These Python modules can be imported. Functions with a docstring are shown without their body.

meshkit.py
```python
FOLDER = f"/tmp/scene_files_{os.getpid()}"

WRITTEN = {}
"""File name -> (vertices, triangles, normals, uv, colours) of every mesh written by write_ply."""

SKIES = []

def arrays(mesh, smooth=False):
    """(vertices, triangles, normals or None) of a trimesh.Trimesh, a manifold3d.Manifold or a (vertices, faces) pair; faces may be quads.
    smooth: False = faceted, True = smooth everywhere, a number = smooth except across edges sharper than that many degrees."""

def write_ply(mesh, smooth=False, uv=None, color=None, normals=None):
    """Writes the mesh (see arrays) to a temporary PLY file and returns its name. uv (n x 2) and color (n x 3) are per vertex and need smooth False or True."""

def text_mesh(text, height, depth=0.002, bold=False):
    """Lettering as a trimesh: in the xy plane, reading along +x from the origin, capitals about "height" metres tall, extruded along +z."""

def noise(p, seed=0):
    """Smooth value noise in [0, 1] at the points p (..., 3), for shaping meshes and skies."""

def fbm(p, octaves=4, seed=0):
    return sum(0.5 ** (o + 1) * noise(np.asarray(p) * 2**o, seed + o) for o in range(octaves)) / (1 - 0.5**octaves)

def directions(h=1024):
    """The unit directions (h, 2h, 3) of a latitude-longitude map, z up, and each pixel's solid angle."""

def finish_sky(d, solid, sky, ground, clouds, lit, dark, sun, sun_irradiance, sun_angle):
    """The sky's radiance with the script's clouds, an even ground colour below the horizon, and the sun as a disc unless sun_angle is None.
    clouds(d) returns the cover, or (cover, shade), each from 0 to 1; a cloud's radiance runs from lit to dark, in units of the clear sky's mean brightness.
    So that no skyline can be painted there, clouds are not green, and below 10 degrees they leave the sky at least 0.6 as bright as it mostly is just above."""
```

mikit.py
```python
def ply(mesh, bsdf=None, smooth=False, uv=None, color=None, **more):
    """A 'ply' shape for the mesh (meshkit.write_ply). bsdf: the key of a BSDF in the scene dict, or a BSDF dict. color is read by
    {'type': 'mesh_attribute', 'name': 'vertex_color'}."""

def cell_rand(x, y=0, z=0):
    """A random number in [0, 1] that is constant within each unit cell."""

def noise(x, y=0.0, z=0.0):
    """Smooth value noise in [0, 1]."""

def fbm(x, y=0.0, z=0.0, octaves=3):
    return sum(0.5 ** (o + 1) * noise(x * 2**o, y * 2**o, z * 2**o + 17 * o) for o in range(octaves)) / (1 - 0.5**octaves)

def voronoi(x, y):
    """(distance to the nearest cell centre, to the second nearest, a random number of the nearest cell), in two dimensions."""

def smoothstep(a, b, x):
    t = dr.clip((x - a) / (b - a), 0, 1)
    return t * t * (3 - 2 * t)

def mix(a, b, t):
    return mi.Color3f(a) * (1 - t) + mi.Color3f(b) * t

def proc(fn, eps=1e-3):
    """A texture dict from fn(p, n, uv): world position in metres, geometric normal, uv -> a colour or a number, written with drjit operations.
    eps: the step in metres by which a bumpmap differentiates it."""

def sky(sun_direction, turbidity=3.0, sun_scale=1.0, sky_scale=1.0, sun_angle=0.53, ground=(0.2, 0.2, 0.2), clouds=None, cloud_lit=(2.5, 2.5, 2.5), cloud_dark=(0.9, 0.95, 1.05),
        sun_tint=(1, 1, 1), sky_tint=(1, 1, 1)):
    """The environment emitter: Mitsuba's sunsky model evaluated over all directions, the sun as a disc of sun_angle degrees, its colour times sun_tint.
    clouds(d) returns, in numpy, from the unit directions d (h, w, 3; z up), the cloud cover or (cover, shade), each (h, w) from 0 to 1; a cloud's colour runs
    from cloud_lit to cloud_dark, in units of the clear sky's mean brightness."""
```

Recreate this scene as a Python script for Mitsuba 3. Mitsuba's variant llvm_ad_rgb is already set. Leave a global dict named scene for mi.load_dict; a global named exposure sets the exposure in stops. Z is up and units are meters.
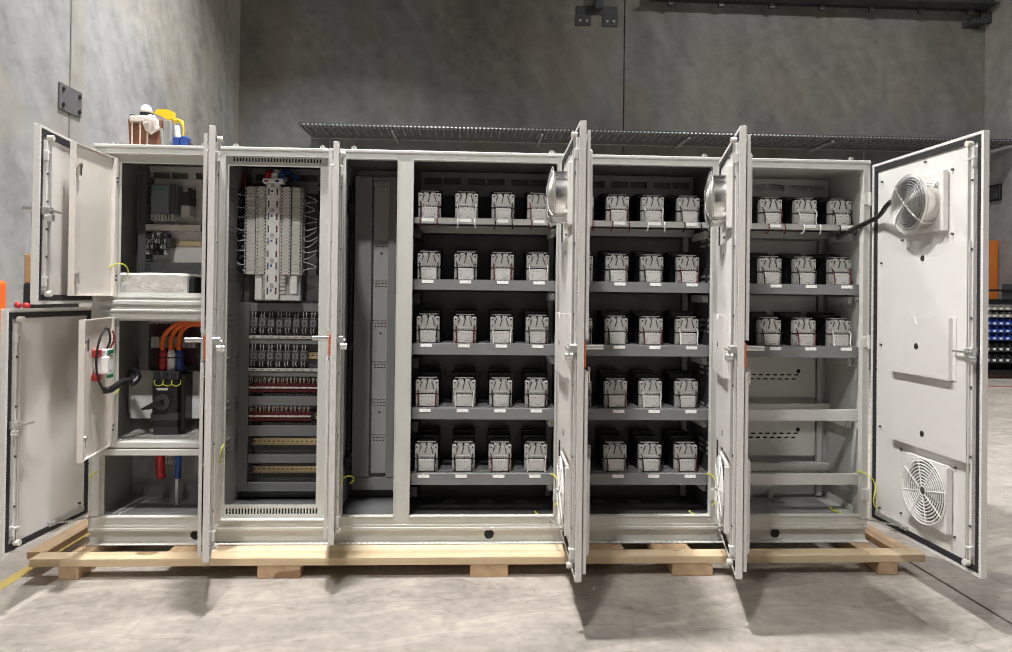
import math, random
import numpy as np, trimesh
import shapely.geometry as sg
import drjit as dr
import mitsuba as mi
import mikit
from mikit import noise, fbm, smoothstep, mix, proc, cell_rand

# ------------------------------------------------------------------ camera, lamps, exposure
# world: X to the right along the switchboard, Y into the hall behind it, Z up; floor at z = 0, switchboard base at z = ZO
ZO = 0.10
ANG = dict(yaw=0.0472, pitch=-0.008, roll=0.0123)
CAM = np.array([1.902, -3.5863, 1.2589 + ZO])
FPX, PPY = 699.5, 291.86

exposure = 2.58
# (x, y, radiance factor, height)
LAMPS = [(1.1, -0.8, 1.25, 6.3), (-0.5, 5.0, 0.0, 9.0), (1.1, -3.9, 0.7, 6.3), (8.0, 5.6, 0.8, 8.8), (9.4, 0.6, 0.8, 6.8), (9.0, -4.6, 0.5, 6.8)]
SPOT_INTENSITY = 64.0   # the lamp by the left wall has a deep reflector and throws a cone
LAMP_WHERE = ['over the left cabinets', 'over the floor behind the cabinets', 'over the photographer', 'near the far right corner', 'right of the cabinets', 'over the front right of the hall']
LAMP_RADIANCE = (150.0, 148.0, 144.0)
LAMP_R = 0.20


def camera_axes():
    cy, sy = math.cos(ANG['yaw']), math.sin(ANG['yaw'])
    cp, sp = math.cos(ANG['pitch']), math.sin(ANG['pitch'])
    cr, sr = math.cos(ANG['roll']), math.sin(ANG['roll'])
    r, f0, u0 = np.array([cy, -sy, 0]), np.array([sy, cy, 0]), np.array([0, 0, 1.0])
    f, u = f0 * cp - u0 * sp, u0 * cp + f0 * sp
    return r * cr + u * sr, u * cr - r * sr, f


T4 = mi.ScalarTransform4f
_R, _U, _F = camera_axes()
scene = {'type': 'scene'}
labels = {}
scene['camera'] = {
    'type': 'perspective', 'fov': 2 * math.degrees(math.atan(506 / FPX)), 'fov_axis': 'x', 'near_clip': 0.05, 'far_clip': 200.0,
    'principal_point_offset_x': 0.0, 'principal_point_offset_y': (326 - PPY) / 652,
    'to_world': T4().look_at(origin=CAM.tolist(), target=(CAM + _F).tolist(), up=_U.tolist())}

# ------------------------------------------------------------------ materials


def rgb(r, g, b):
    return {'type': 'rgb', 'value': [r, g, b]}


def mat(name, color, rough=0.5, metal=0.0, spec=0.5, **more):
    scene[name] = {'type': 'twosided', 'bsdf': {'type': 'principled', 'base_color': color if isinstance(color, dict) else rgb(*color), 'roughness': rough,
                                                'metallic': metal, 'specular': spec, **more}}
    return name


mat('paint', (0.56, 0.56, 0.53), 0.42)
mat('paint_door', (0.655, 0.64, 0.62), 0.40)
mat('paint_inner', (0.48, 0.48, 0.465), 0.38)
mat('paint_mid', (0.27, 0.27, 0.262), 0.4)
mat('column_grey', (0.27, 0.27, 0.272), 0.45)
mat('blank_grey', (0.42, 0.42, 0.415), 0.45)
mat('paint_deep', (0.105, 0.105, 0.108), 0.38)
mat('paint_warm', (0.66, 0.62, 0.575), 0.45)
mat('paint_plate', (0.60, 0.575, 0.545), 0.5)
mat('zinc', (0.66, 0.66, 0.64), 0.34, 0.85)
mat('zinc_dull', (0.50, 0.50, 0.48), 0.5, 0.6)
mat('steel', (0.72, 0.71, 0.69), 0.22, 1.0)
mat('white_metal', (0.80, 0.80, 0.78), 0.3, 0.5)
mat('steel_dark', (0.055, 0.058, 0.065), 0.5)
mat('black', (0.012, 0.012, 0.013), 0.42)
mat('black_soft', (0.018, 0.018, 0.02), 0.75)
mat('duct', (0.19, 0.193, 0.195), 0.5)
mat('duct_dark', (0.10, 0.10, 0.105), 0.55)
mat('white', (0.80, 0.79, 0.77), 0.45)
mat('cream', (0.62, 0.60, 0.55), 0.45)
mat('label_white', (0.86, 0.86, 0.85), 0.6)
mat('ink', (0.03, 0.03, 0.035), 0.6)
mat('contactor_grey', (0.46, 0.45, 0.435), 0.5)
mat('contactor_light', (0.68, 0.66, 0.64), 0.5)
mat('red', (0.40, 0.02, 0.025), 0.45)
mat('red_dark', (0.11, 0.012, 0.014), 0.5)
mat('blue', (0.022, 0.06, 0.25), 0.45)
mat('blue_bin', (0.03, 0.08, 0.42), 0.4)
mat('orange', (0.72, 0.13, 0.02), 0.5)
mat('orange_paint', (0.56, 0.16, 0.025), 0.55)
mat('orange_tag', (0.55, 0.14, 0.07), 0.5)
mat('yellow', (0.80, 0.55, 0.02), 0.45)
mat('yellow_green', (0.62, 0.62, 0.05), 0.45)
mat('brass', (0.72, 0.58, 0.36), 0.35, 0.8)
mat('leather', (0.20, 0.085, 0.05), 0.6)
mat('strap', (0.60, 0.50, 0.40), 0.7)
mat('rag', (0.62, 0.55, 0.50), 0.9)
mat('cardboard', (0.34, 0.20, 0.10), 0.8)
mat('bin_grey', (0.30, 0.29, 0.28), 0.5)
mat('meter_grey', (0.17, 0.19, 0.21), 0.45)
mat('dark_grey', (0.05, 0.052, 0.056), 0.5)
mat('relay_grey', (0.17, 0.175, 0.175), 0.5)
mat('green', (0.03, 0.20, 0.10), 0.5)
mat('lamp_housing', (0.12, 0.12, 0.13), 0.5)


def concrete_wall(p, n, uv):
    along = p.x + p.y
    big = fbm(along * 0.55 + 3.1, p.z * 0.45 + 7.7, 1.3, octaves=4)
    streak = fbm(along * 2.6 + 11.0, p.z * 0.30 + 2.0, 5.0, octaves=3)
    diag = fbm((along + p.z * 0.6) * 3.4, (p.z - along * 0.35) * 0.8 + 4.0, 8.0, octaves=3)
    fine = fbm(along * 22, p.z * 22, 3.3, octaves=3)
    patch = smoothstep(0.70, 0.77, noise(along * 1.3 + 5.5, p.z * 0.9 + 9.2, 2.0))
    speck = smoothstep(0.93, 0.96, noise(along * 23 + 1.0, p.z * 23 + 4.0, 0.0)) * smoothstep(0.5, 0.7, noise(along * 0.8, p.z * 0.8 + 2.0, 6.0))
    mid = fbm(along * 6.5 + 2.0 * diag, p.z * 7.5, 9.0, octaves=4)
    v = 0.285 + 0.20 * (big - 0.5) + 0.11 * (streak - 0.5) + 0.12 * (diag - 0.5) + 0.05 * (fine - 0.5) + 0.10 * (mid - 0.5) - 0.06 * speck
    warm = smoothstep(0.35, 0.65, fbm(along * 0.4 + 20.0, p.z * 0.5, 1.0, octaves=2))
    c = mix((0.99, 1.0, 1.01), (1.04, 1.0, 0.91), warm)
    return mix(c * v, (0.30, 0.27, 0.21), 0.35 * patch)


def concrete_floor(p, n, uv):
    big = fbm(p.x * 0.7 + 1.0, p.y * 0.7 + 3.0, 0.5, octaves=4)
    swirl = fbm(p.x * 2.3 + 1.5 * big, p.y * 3.1 + 2.0 * big, 6.5, octaves=4)
    fine = fbm(p.x * 30, p.y * 30, 1.0, octaves=2)
    scratch = smoothstep(0.60, 0.68, fbm((p.x + p.y * 0.4) * 1.6, (p.y - p.x * 0.3) * 14.0, 2.0, octaves=3))
    ring = smoothstep(0.63, 0.66, noise(p.x * 3.0, p.y * 3.0, 4.0)) * smoothstep(0.72, 0.67, noise(p.x * 3.0, p.y * 3.0, 4.0))
    v = 0.335 + 0.26 * (big - 0.5) + 0.26 * (swirl - 0.5) + 0.10 * (fine - 0.5) + 0.05 * scratch - 0.03 * ring
    vein = fbm(p.x * 1.1 + 0.8 * swirl, p.y * 4.2 + 1.2 * big, 12.0, octaves=4)
    v = v - 0.05 * smoothstep(0.012, 0.0, dr.abs(vein - 0.47)) + 0.04 * smoothstep(0.02, 0.0, dr.abs(vein - 0.55))
    return mi.Color3f(1.07, 0.97, 0.865) * v


def wood_fn(base, dark, along_x, seed):
    def fn(p, n, uv):
        a, b = (p.x, p.y) if along_x else (p.y, p.x)
        board = cell_rand(dr.floor(b * 6 + seed), seed, 2)
        g = fbm(a * 1.6 + 9 * board, b * 34 + 2.0 * noise(a * 2.5, b * 5.0, seed), p.z * 40 + seed, octaves=3)
        ring = 0.5 + 0.5 * dr.sin(60 * b + 50 * p.z + 6 * noise(a * 1.3, b * 3.0, 3.0 + seed))
        knot = smoothstep(0.83, 0.9, noise(a * 5.0 + seed * 3.3, b * 9.0, p.z * 8.0))
        t = dr.clip(0.65 * g + 0.25 * ring - 0.1, 0, 1)
        c = mix(base, dark, t)
        return mix(c, (0.16, 0.075, 0.03), 0.7 * knot)
    return fn


mat('wall_concrete', proc(concrete_wall), 0.75, spec=0.3)
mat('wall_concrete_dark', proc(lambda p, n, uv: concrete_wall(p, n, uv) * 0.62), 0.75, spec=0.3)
mat('front_fill_cut', (0.06, 0.06, 0.065), 0.6)  # dark tone given to the unseen front wall to cut fill light
mat('floor_concrete', proc(concrete_floor), 0.55, spec=0.35)
mat('pine', proc(wood_fn((0.70, 0.56, 0.38), (0.50, 0.36, 0.20), True, 1.0)), 0.7)
mat('pine_pale', proc(wood_fn((0.70, 0.60, 0.44), (0.58, 0.46, 0.30), True, 2.0)), 0.7)
mat('pine_cross', proc(wood_fn((0.56, 0.40, 0.25), (0.36, 0.22, 0.12), False, 3.0)), 0.7)
mat('ceiling_metal', (0.12, 0.12, 0.125), 0.5)  # unseen ceiling kept dark to lower the fill light
mat('joint_dark', (0.07, 0.07, 0.07), 0.9)
mat('tape_yellow', (0.46, 0.35, 0.10), 0.6)


def foil_fn(p, n, uv):
    a = fbm(p.x * 22, p.y * 22, p.z * 22, octaves=3)
    crease = smoothstep(0.45, 0.5, fbm(p.x * 12 + 3, p.z * 16, p.y * 12, octaves=3)) * smoothstep(0.55, 0.5, fbm(p.x * 12 + 3, p.z * 16, p.y * 12, octaves=3))
    return mi.Color3f(0.50, 0.485, 0.46) + 0.16 * (a - 0.5) + 0.09 * crease


mat('wrap_film', proc(foil_fn), 0.3, spec=0.6)

# ------------------------------------------------------------------ mesh helpers
_CBASE = None


def cbox_mesh(x0, x1, y0, y1, z0, z1, c):
    """A box with chamfered edges."""
    x0, x1 = min(x0, x1), max(x0, x1)
    y0, y1 = min(y0, y1), max(y0, y1)
    z0, z1 = min(z0, z1), max(z0, z1)
    c = min(c, 0.45 * min(x1 - x0, y1 - y0, z1 - z0))
    if c <= 0:
        m = trimesh.creation.box((x1 - x0, y1 - y0, z1 - z0))
        m.apply_translation(((x0 + x1) / 2, (y0 + y1) / 2, (z0 + z1) / 2))
        return m
    global _CBASE
    if _CBASE is None:
        pts = [(sx * (1 - a), sy * (1 - b), sz * (1 - d)) for sx in (-1, 1) for sy in (-1, 1) for sz in (-1, 1)
               for a, b, d in ((0, .1, .1), (.1, 0, .1), (.1, .1, 0))]
        h = trimesh.convex.convex_hull(np.array(pts))
        v = np.array(h.vertices)
        _CBASE = (np.sign(v), np.abs(v) < 0.95, np.array(h.faces))
    sgn, ins, f = _CBASE
    half = np.array([x1 - x0, y1 - y0, z1 - z0]) / 2
    v = np.array([x0 + x1, y0 + y1, z0 + z1]) / 2 + sgn * (half - ins * c)
    return trimesh.Trimesh(v, f, process=False)


def cyl_mesh(p0, p1, r, n=12, r1=None):
    p0, p1 = np.asarray(p0, float), np.asarray(p1, float)
    d = p1 - p0
    L = np.linalg.norm(d)
    d = d / L
    a = np.cross(d, [0.31, 0.77, 0.55])
    a /= np.linalg.norm(a)
    b = np.cross(d, a)
    t = np.arange(n) * 2 * math.pi / n
    ring = np.outer(np.cos(t), a) + np.outer(np.sin(t), b)
    r1 = r if r1 is None else r1
    v = np.vstack([p0 + r * ring, p1 + r1 * ring, [p0], [p1]])
    f = []
    for i in range(n):
        j = (i + 1) % n
        f += [[i, j, n + j], [i, n + j, n + i], [j, i, 2 * n], [n + i, n + j, 2 * n + 1]]
    m = trimesh.Trimesh(v, f, process=False)
    return m


def smooth_path(pts, n):
    pts = np.asarray(pts, float)
    if len(pts) < 3:
        return pts
    from scipy.interpolate import CubicSpline
    s = np.concatenate([[0], np.cumsum(np.linalg.norm(np.diff(pts, axis=0), axis=1))])
    return CubicSpline(s, pts)(np.linspace(0, s[-1], n))


def tube_mesh(pts, r, n=8, steps=0, closed=False):
    pts = np.asarray(pts, float)
    if steps:
        pts = smooth_path(pts, steps)
    k = len(pts)
    tang = np.gradient(pts, axis=0) if not closed else np.roll(pts, -1, 0) - np.roll(pts, 1, 0)
    tang /= np.linalg.norm(tang, axis=1, keepdims=True) + 1e-12
    a = np.cross(tang[0], [0.3, 0.5, 0.8])
    a /= np.linalg.norm(a)
    rings = []
    t = np.arange(n) * 2 * math.pi / n
    for i in range(k):
        a = a - tang[i] * (a @ tang[i])
        a /= np.linalg.norm(a)
        b = np.cross(tang[i], a)
        rr = r[i] if np.ndim(r) else r
        rings.append(pts[i] + rr * (np.outer(np.cos(t), a) + np.outer(np.sin(t), b)))
    v = np.vstack(rings)
    f = []
    for i in range(k if closed else k - 1):
        i2 = (i + 1) % k
        for j in range(n):
            j2 = (j + 1) % n
            f += [[i * n + j, i * n + j2, i2 * n + j2], [i * n + j, i2 * n + j2, i2 * n + j]]
    if not closed:
        c0, c1 = len(v), len(v) + 1
        v = np.vstack([v, pts[:1], pts[-1:]])
        for j in range(n):
            j2 = (j + 1) % n
            f += [[j2, j, c0], [(k - 1) * n + j, (k - 1) * n + j2, c1]]
    return trimesh.Trimesh(v, f, process=False)


def poly_plate(outer, holes, y0, y1):
    """A polygon drawn in (x, z), extruded along y from y0 to y1."""
    p = outer
    for h in holes:
        p = p.difference(h)
    m = trimesh.creation.extrude_polygon(p, abs(y1 - y0))
    m.apply_transform(np.array([[1, 0, 0, 0], [0, 0, -1, max(y0, y1)], [0, 1, 0, 0], [0, 0, 0, 1.0]]))
    return m


def rrect(x0, x1, z0, z1, r=0.0, seg=4):
    if r <= 0:
        return sg.box(x0, z0, x1, z1)
    return sg.box(x0 + r, z0 + r, x1 - r, z1 - r).buffer(r, quad_segs=seg)


def circ(x, z, r, seg=8):
    return sg.Point(x, z).buffer(r, quad_segs=seg)


def lathe_mesh(profile, n=32, axis='z'):
    m = trimesh.creation.revolve(np.asarray(profile, float), sections=n)
    if axis == 'y':
        m.apply_transform(np.array([[1, 0, 0, 0], [0, 0, 1, 0], [0, -1, 0, 0], [0, 0, 0, 1.0]]))
    return m


class B:
    """Collects pieces; placed by an optional frame M (4x4)."""

    def __init__(self, M=None):
        self.parts, self.M = [], M

    def add(self, m):
        self.parts.append(m)
        return self

    def box(self, x0, x1, y0, y1, z0, z1, c=0.0):
        return self.add(cbox_mesh(x0, x1, y0, y1, z0, z1, c))

    def cyl(self, p0, p1, r, n=12, r1=None):
        return self.add(cyl_mesh(p0, p1, r, n, r1))

    def tube(self, pts, r, n=8, steps=0, closed=False):
        return self.add(tube_mesh(pts, r, n, steps, closed))

    def mesh(self):
        m = trimesh.util.concatenate(self.parts) if len(self.parts) > 1 else self.parts[0].copy()
        if self.M is not None:
            flip = np.linalg.det(self.M[:3, :3]) < 0
            v = m.vertices @ self.M[:3, :3].T + self.M[:3, 3]
            m = trimesh.Trimesh(v, m.faces[:, ::-1] if flip else m.faces, process=False)
        return m


def numbered(key):
    k, i = key, 0
    while k in USED:
        i += 1
        k = f'{key}_{i:03d}'
    USED.add(k)
    return k


USED = set()
SHIFT_X = 0.0


def thing(name, label, cat, group=None):
    """Reserves the key of a thing whose entries are its parts."""
    k = numbered(name)
    labels[k] = {'label': label, 'category': cat}
    if group:
        labels[k]['group'] = group
    return k


def put(parent, name, b, m, label=None, smooth=False, kind=None, dz=True):
    """One entry: a part under parent (or a top-level shape when parent is None)."""
    k = numbered((parent + '__' if parent else '') + name)
    mesh = b.mesh() if isinstance(b, B) else b
    if dz:
        mesh = mesh.copy()
        mesh.apply_translation((SHIFT_X, 0, ZO))
    scene[k] = mikit.ply(mesh, m, smooth=smooth)
    if label or kind:
        labels[k] = {}
        if label:
            labels[k]['label'] = label
        if kind:
            labels[k]['kind'] = kind
    return k


def single(name, b, m, label, cat, group=None, smooth=False, dz=True, kind=None):
    k = put(None, name, b, m, None, smooth, None, dz)
    labels[k] = {'label': label, 'category': cat}
    if group:
        labels[k]['group'] = group
    if kind:
        labels[k]['kind'] = kind
    return k


def struct(name, b, m, label=None, dz=False):
    k = put(None, name, b, m, None, False, None, dz)
    labels[k] = {'kind': 'structure', 'label': label or name.replace('_', ' '), 'category': name.split('_')[0]}
    return k


# ------------------------------------------------------------------ the hall (z = 0 is the floor)
XL, XR, YB, YF, ZC = -2.6, 12.1, 9.95, -13.0, 9.8
JX = 4.205
f = struct('floor', B().box(XL - .2, XR + 3, YF, YB + .2, -.25, -.012), 'joint_dark', 'smooth grey-beige concrete floor slab of the hall')
for x0, x1 in ((XL - .2, JX - .006), (JX + .006, XR + 3)):
    put(f, 'slab', B().box(x0, x1, YF, YB + .2, -.2, 0, .003), 'floor_concrete', dz=False)
wl = struct('wall_left', B().box(XL - .3, XL - .03, YF, YB + .3, 0, ZC), 'joint_dark', 'left wall of tall grey concrete panels')
for y0, y1 in ((YF, -.36), (-.34, 4.38), (4.405, 9.145), (9.17, YB + .3)):
    put(wl, 'panel', B().box(XL - .2, XL, y0, y1, 0, ZC, .006), 'wall_concrete', dz=False)
wb = struct('wall_back', B().box(XL - .3, XR + .3, YB + .03, YB + .3, 0, ZC), 'joint_dark', 'back wall of dark grey concrete panels')
for x0, x1 in ((XL, 4.79), (4.81, XR + .2)):
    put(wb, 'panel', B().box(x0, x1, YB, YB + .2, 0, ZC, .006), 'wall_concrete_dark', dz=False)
wr = struct('wall_right', B().box(XR + .03, XR + .3, YF, YB + .3, 0, ZC), 'joint_dark', 'right wall of grey concrete panels')
for y0, y1 in ((YF, -1.0), (-.98, 4.5), (4.52, YB)):
    put(wr, 'panel', B().box(XR, XR + .2, y0, y1, 0, ZC, .006), 'wall_concrete', dz=False)
struct('wall_front', B().box(XL - .2, XR + .2, YF - .2, YF, 0, ZC), 'front_fill_cut', 'unseen front wall behind the photographer, darkened to cut fill light')
struct('ceiling', B().box(XL - .2, XR + .2, YF - .2, YB + .2, ZC, ZC + .15), 'ceiling_metal', 'grey sheet metal roof of the hall')

# steel fittings on the walls
k = thing('roof_beam', 'dark steel roof beam running along the top of the back wall', 'beam')
put(k, 'lower_flange', B().box(5.3, 12.05, 9.5, 9.8, 7.19, 7.23), 'steel_dark', dz=False)
put(k, 'upper_flange', B().box(5.3, 12.05, 9.5, 9.8, 7.49, 7.53), 'steel_dark', dz=False)
put(k, 'web', B().box(5.3, 12.05, 9.64, 9.66, 7.23, 7.49), 'steel_dark', dz=False)
put(k, 'wall_plate', B().box(5.3, 12.05, YB - .04, YB, 7.2, 7.5), 'steel_dark', dz=False)
for i in range(7):
    x = 5.6 + i * 1.0
    put(k, 'cleat', B().box(x, x + .10, 9.72, 9.80, 7.06, 7.19, .004), 'steel_dark', dz=False)
k = thing('wall_bracket', 'dark steel bracket with two bolted feet high on the back wall', 'bracket')
put(k, 'plate', B().box(3.84, 4.66, YB - .03, YB, 6.90, 7.06, .004).box(3.84, 4.13, YB - .03, YB, 6.68, 6.9, .004).box(4.37, 4.66, YB - .03, YB, 6.68, 6.9, .004).box(4.18, 4.34, YB - .22, YB - .02, 6.96, 7.3, .01), 'steel_dark', dz=False)
for x in (3.92, 4.05, 4.45, 4.58):
    put(k, 'bolt', B().cyl((x, YB - .05, 6.77), (x, YB - .03, 6.77), .025, 8), 'zinc_dull', dz=False)
k = thing('corner_bracket', 'small dark steel bracket near the top of the right corner', 'bracket')
put(k, 'plate', B().box(11.62, 11.98, YB - .02, YB, 6.86, 6.98, .004).box(11.72, 12.0, YB - .2, YB - .02, 6.9, 7.0, .004), 'steel_dark', dz=False)
put(k, 'arm', B().box(11.9, XR, YB - .2, YB - .1, 6.92, 7.12, .004), 'steel_dark', dz=False)
k = thing('wall_plate', 'square dark grey steel plate bolted over the left wall joint', 'plate')
put(k, 'sheet', B().box(XL, XL + .02, 4.17, 4.60, 3.34, 3.63, .004), 'duct_dark', dz=False)
for y in (4.23, 4.54):
    for z in (3.40, 3.57):
        put(k, 'bolt', B().cyl((XL + .02, y, z), (XL + .035, y, z), .022, 6), 'black', dz=False)
k = thing('wall_box', 'small black box fixed on the concrete wall beside the open fan door', 'box')
put(k, 'housing', B().box(XR - .06, XR, 9.45, 9.78, 3.36, 3.68, .01), 'black', dz=False)
put(k, 'cover', B().box(XR - .066, XR - .06, 9.49, 9.74, 3.40, 3.64, .003), 'steel_dark', dz=False)

# perforated tray along the back wall
k = thing('cable_tray', 'long galvanised slotted cable tray along the back wall above the cabinets', 'tray')
TX0, TX1, TZ, TY0 = -1.22, 12.05, 4.36, 8.92
put(k, 'side_rail', B().box(TX0, TX1, TY0 - .004, TY0, TZ, TZ + .05), 'steel_dark', dz=False)
put(k, 'side_rail', B().box(TX0, TX1, YB - .012, YB - .002, TZ, TZ + .07), 'zinc_dull', dz=False)
put(k, 'floor_sheet', B().box(TX0, TX1, TY0, YB - .012, TZ + .012, TZ + .018), 'duct_dark', dz=False)
b, b2 = B(), B()
n = int((TX1 - TX0) / .145)
for i in range(n):
    x = TX0 + .08 + i * .145
    b.box(x, x + .018, TY0 + .22, TY0 + .66, TZ - .006, TZ + .012)
    for dx in (0, .072):
        b2.box(x + dx, x + dx + .035, TY0 - .008, TY0 - .004, TZ + .012, TZ + .032)
    for dx in (0, .072):
        b2.box(x + dx, x + dx + .03, TY0 + .03, TY0 + .13, TZ - .004, TZ + .012)
put(k, 'rung', b, 'zinc', kind='stuff', dz=False)
put(k, 'slot_edge', b2, 'zinc', kind='stuff', dz=False)
for i in range(5):
    x = .4 + i * 2.7
    put(k, 'hanger', B().box(x, x + .04, TY0 + .1, YB, TZ - .06, TZ - .02, .004), 'zinc_dull', dz=False)
for x in (-.86, 9.62):
    single('wall_conduit', B().cyl((x, YB - .02, .02), (x, YB - .02, TZ), .012, 8), 'zinc', 'thin galvanised conduit running down the back wall from the cable tray '
           + ('near its left end' if x < 0 else 'behind the half-empty bay'), 'conduit', smooth=True, dz=False)

# parts-bin rack in the far right corner
k = thing('bin_rack', 'black metal rack full of small plastic parts bins in the far right corner', 'rack')
RX0, RX1, RY = 11.05, 12.08, 8.55
for x in (RX0, RX1 - .03):
    put(k, 'upright', B().box(x, x + .03, RY, RY + .35, 0, 1.62, .003), 'black', dz=False)
put(k, 'rail', B().box(RX0, RX1, RY + .3, RY + .33, 1.40, 1.44), 'black', dz=False)
put(k, 'rail', B().box(RX0, RX1, RY + .3, RY + .33, 1.58, 1.62), 'black', dz=False)
put(k, 'back_sheet', B().box(RX0, RX1, RY + .31, RY + .33, .12, 1.42), 'black_soft', dz=False)
put(k, 'mesh_panel', B().box(11.68, RX1, RY + .34, RY + .36, 1.4, 1.72), 'steel_dark', dz=False)
put(k, 'base', B().box(RX0, RX1, RY, RY + .35, .10, .16, .004), 'black', dz=False)
ZR = [(1.24, .10, 'bin_grey', 'grey'), (1.11, .10, 'bin_grey', 'grey'), (.97, .115, 'blue_bin', 'blue'), (.835, .115, 'blue_bin', 'blue'), (.70, .115, 'blue_bin', 'blue'),
      (.50, .14, 'dark_grey', 'black'), (.30, .14, 'dark_grey', 'black')]
ROWN = ['top row', 'second row', 'third row', 'fourth row', 'fifth row', 'sixth row', 'bottom row']
for r, (z, h, m, cn) in enumerate(ZR):
    put(k, 'shelf_rail', B().box(RX0, RX1, RY, RY + .3, z - .012, z), 'black', dz=False)
    for c in range(8):
        x0 = RX0 + .035 + c * .123
        x1 = x0 + .115
        bn = B()
        bn.box(x0, x1, RY + .02, RY + .26, z + .001, z + .01).box(x0, x0 + .008, RY + .02, RY + .26, z, z + h).box(x1 - .008, x1, RY + .02, RY + .26, z, z + h)
        bn.box(x0, x1, RY + .25, RY + .26, z, z + h).box(x0, x1, RY + .0, RY + .02, z, z + h * .55, .003)
        kk = thing('parts_bin', f'{cn} parts bin, {["first", "second", "third", "fourth", "fifth", "sixth", "seventh", "eighth"][c]} from the left in the {ROWN[r]} of the corner rack', 'bin', 'parts bins on the corner rack')
        put(kk, 'tub', bn, m, dz=False)
        put(kk, 'label_tab', B().box(x0 + .03, x1 - .03, RY - .003, RY, z + h * .15, z + h * .42), 'label_white', dz=False)
k = thing('orange_board', 'tall orange board with a raised edge standing behind the bin rack', 'board')
put(k, 'face', B().box(11.35, 11.93, 9.62, 9.7, 0, 2.60, .006), 'orange_paint', dz=False)
put(k, 'edge_strip', B().box(11.90, 12.06, 9.50, 9.70, 0, 2.58, .006), 'orange_paint', dz=False)
single('barrier_tape', B().box(10.2, 13.6, 7.42, 7.47, .0, .004), 'red', 'thin red line across the floor in front of the bin rack', 'line', dz=False)
single('floor_tape', B().box(-.285, -.225, -3.0, 6.0, 0, .0015), 'tape_yellow', 'worn yellow line on the floor passing under the left end of the pallet', 'line', dz=False)

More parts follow.
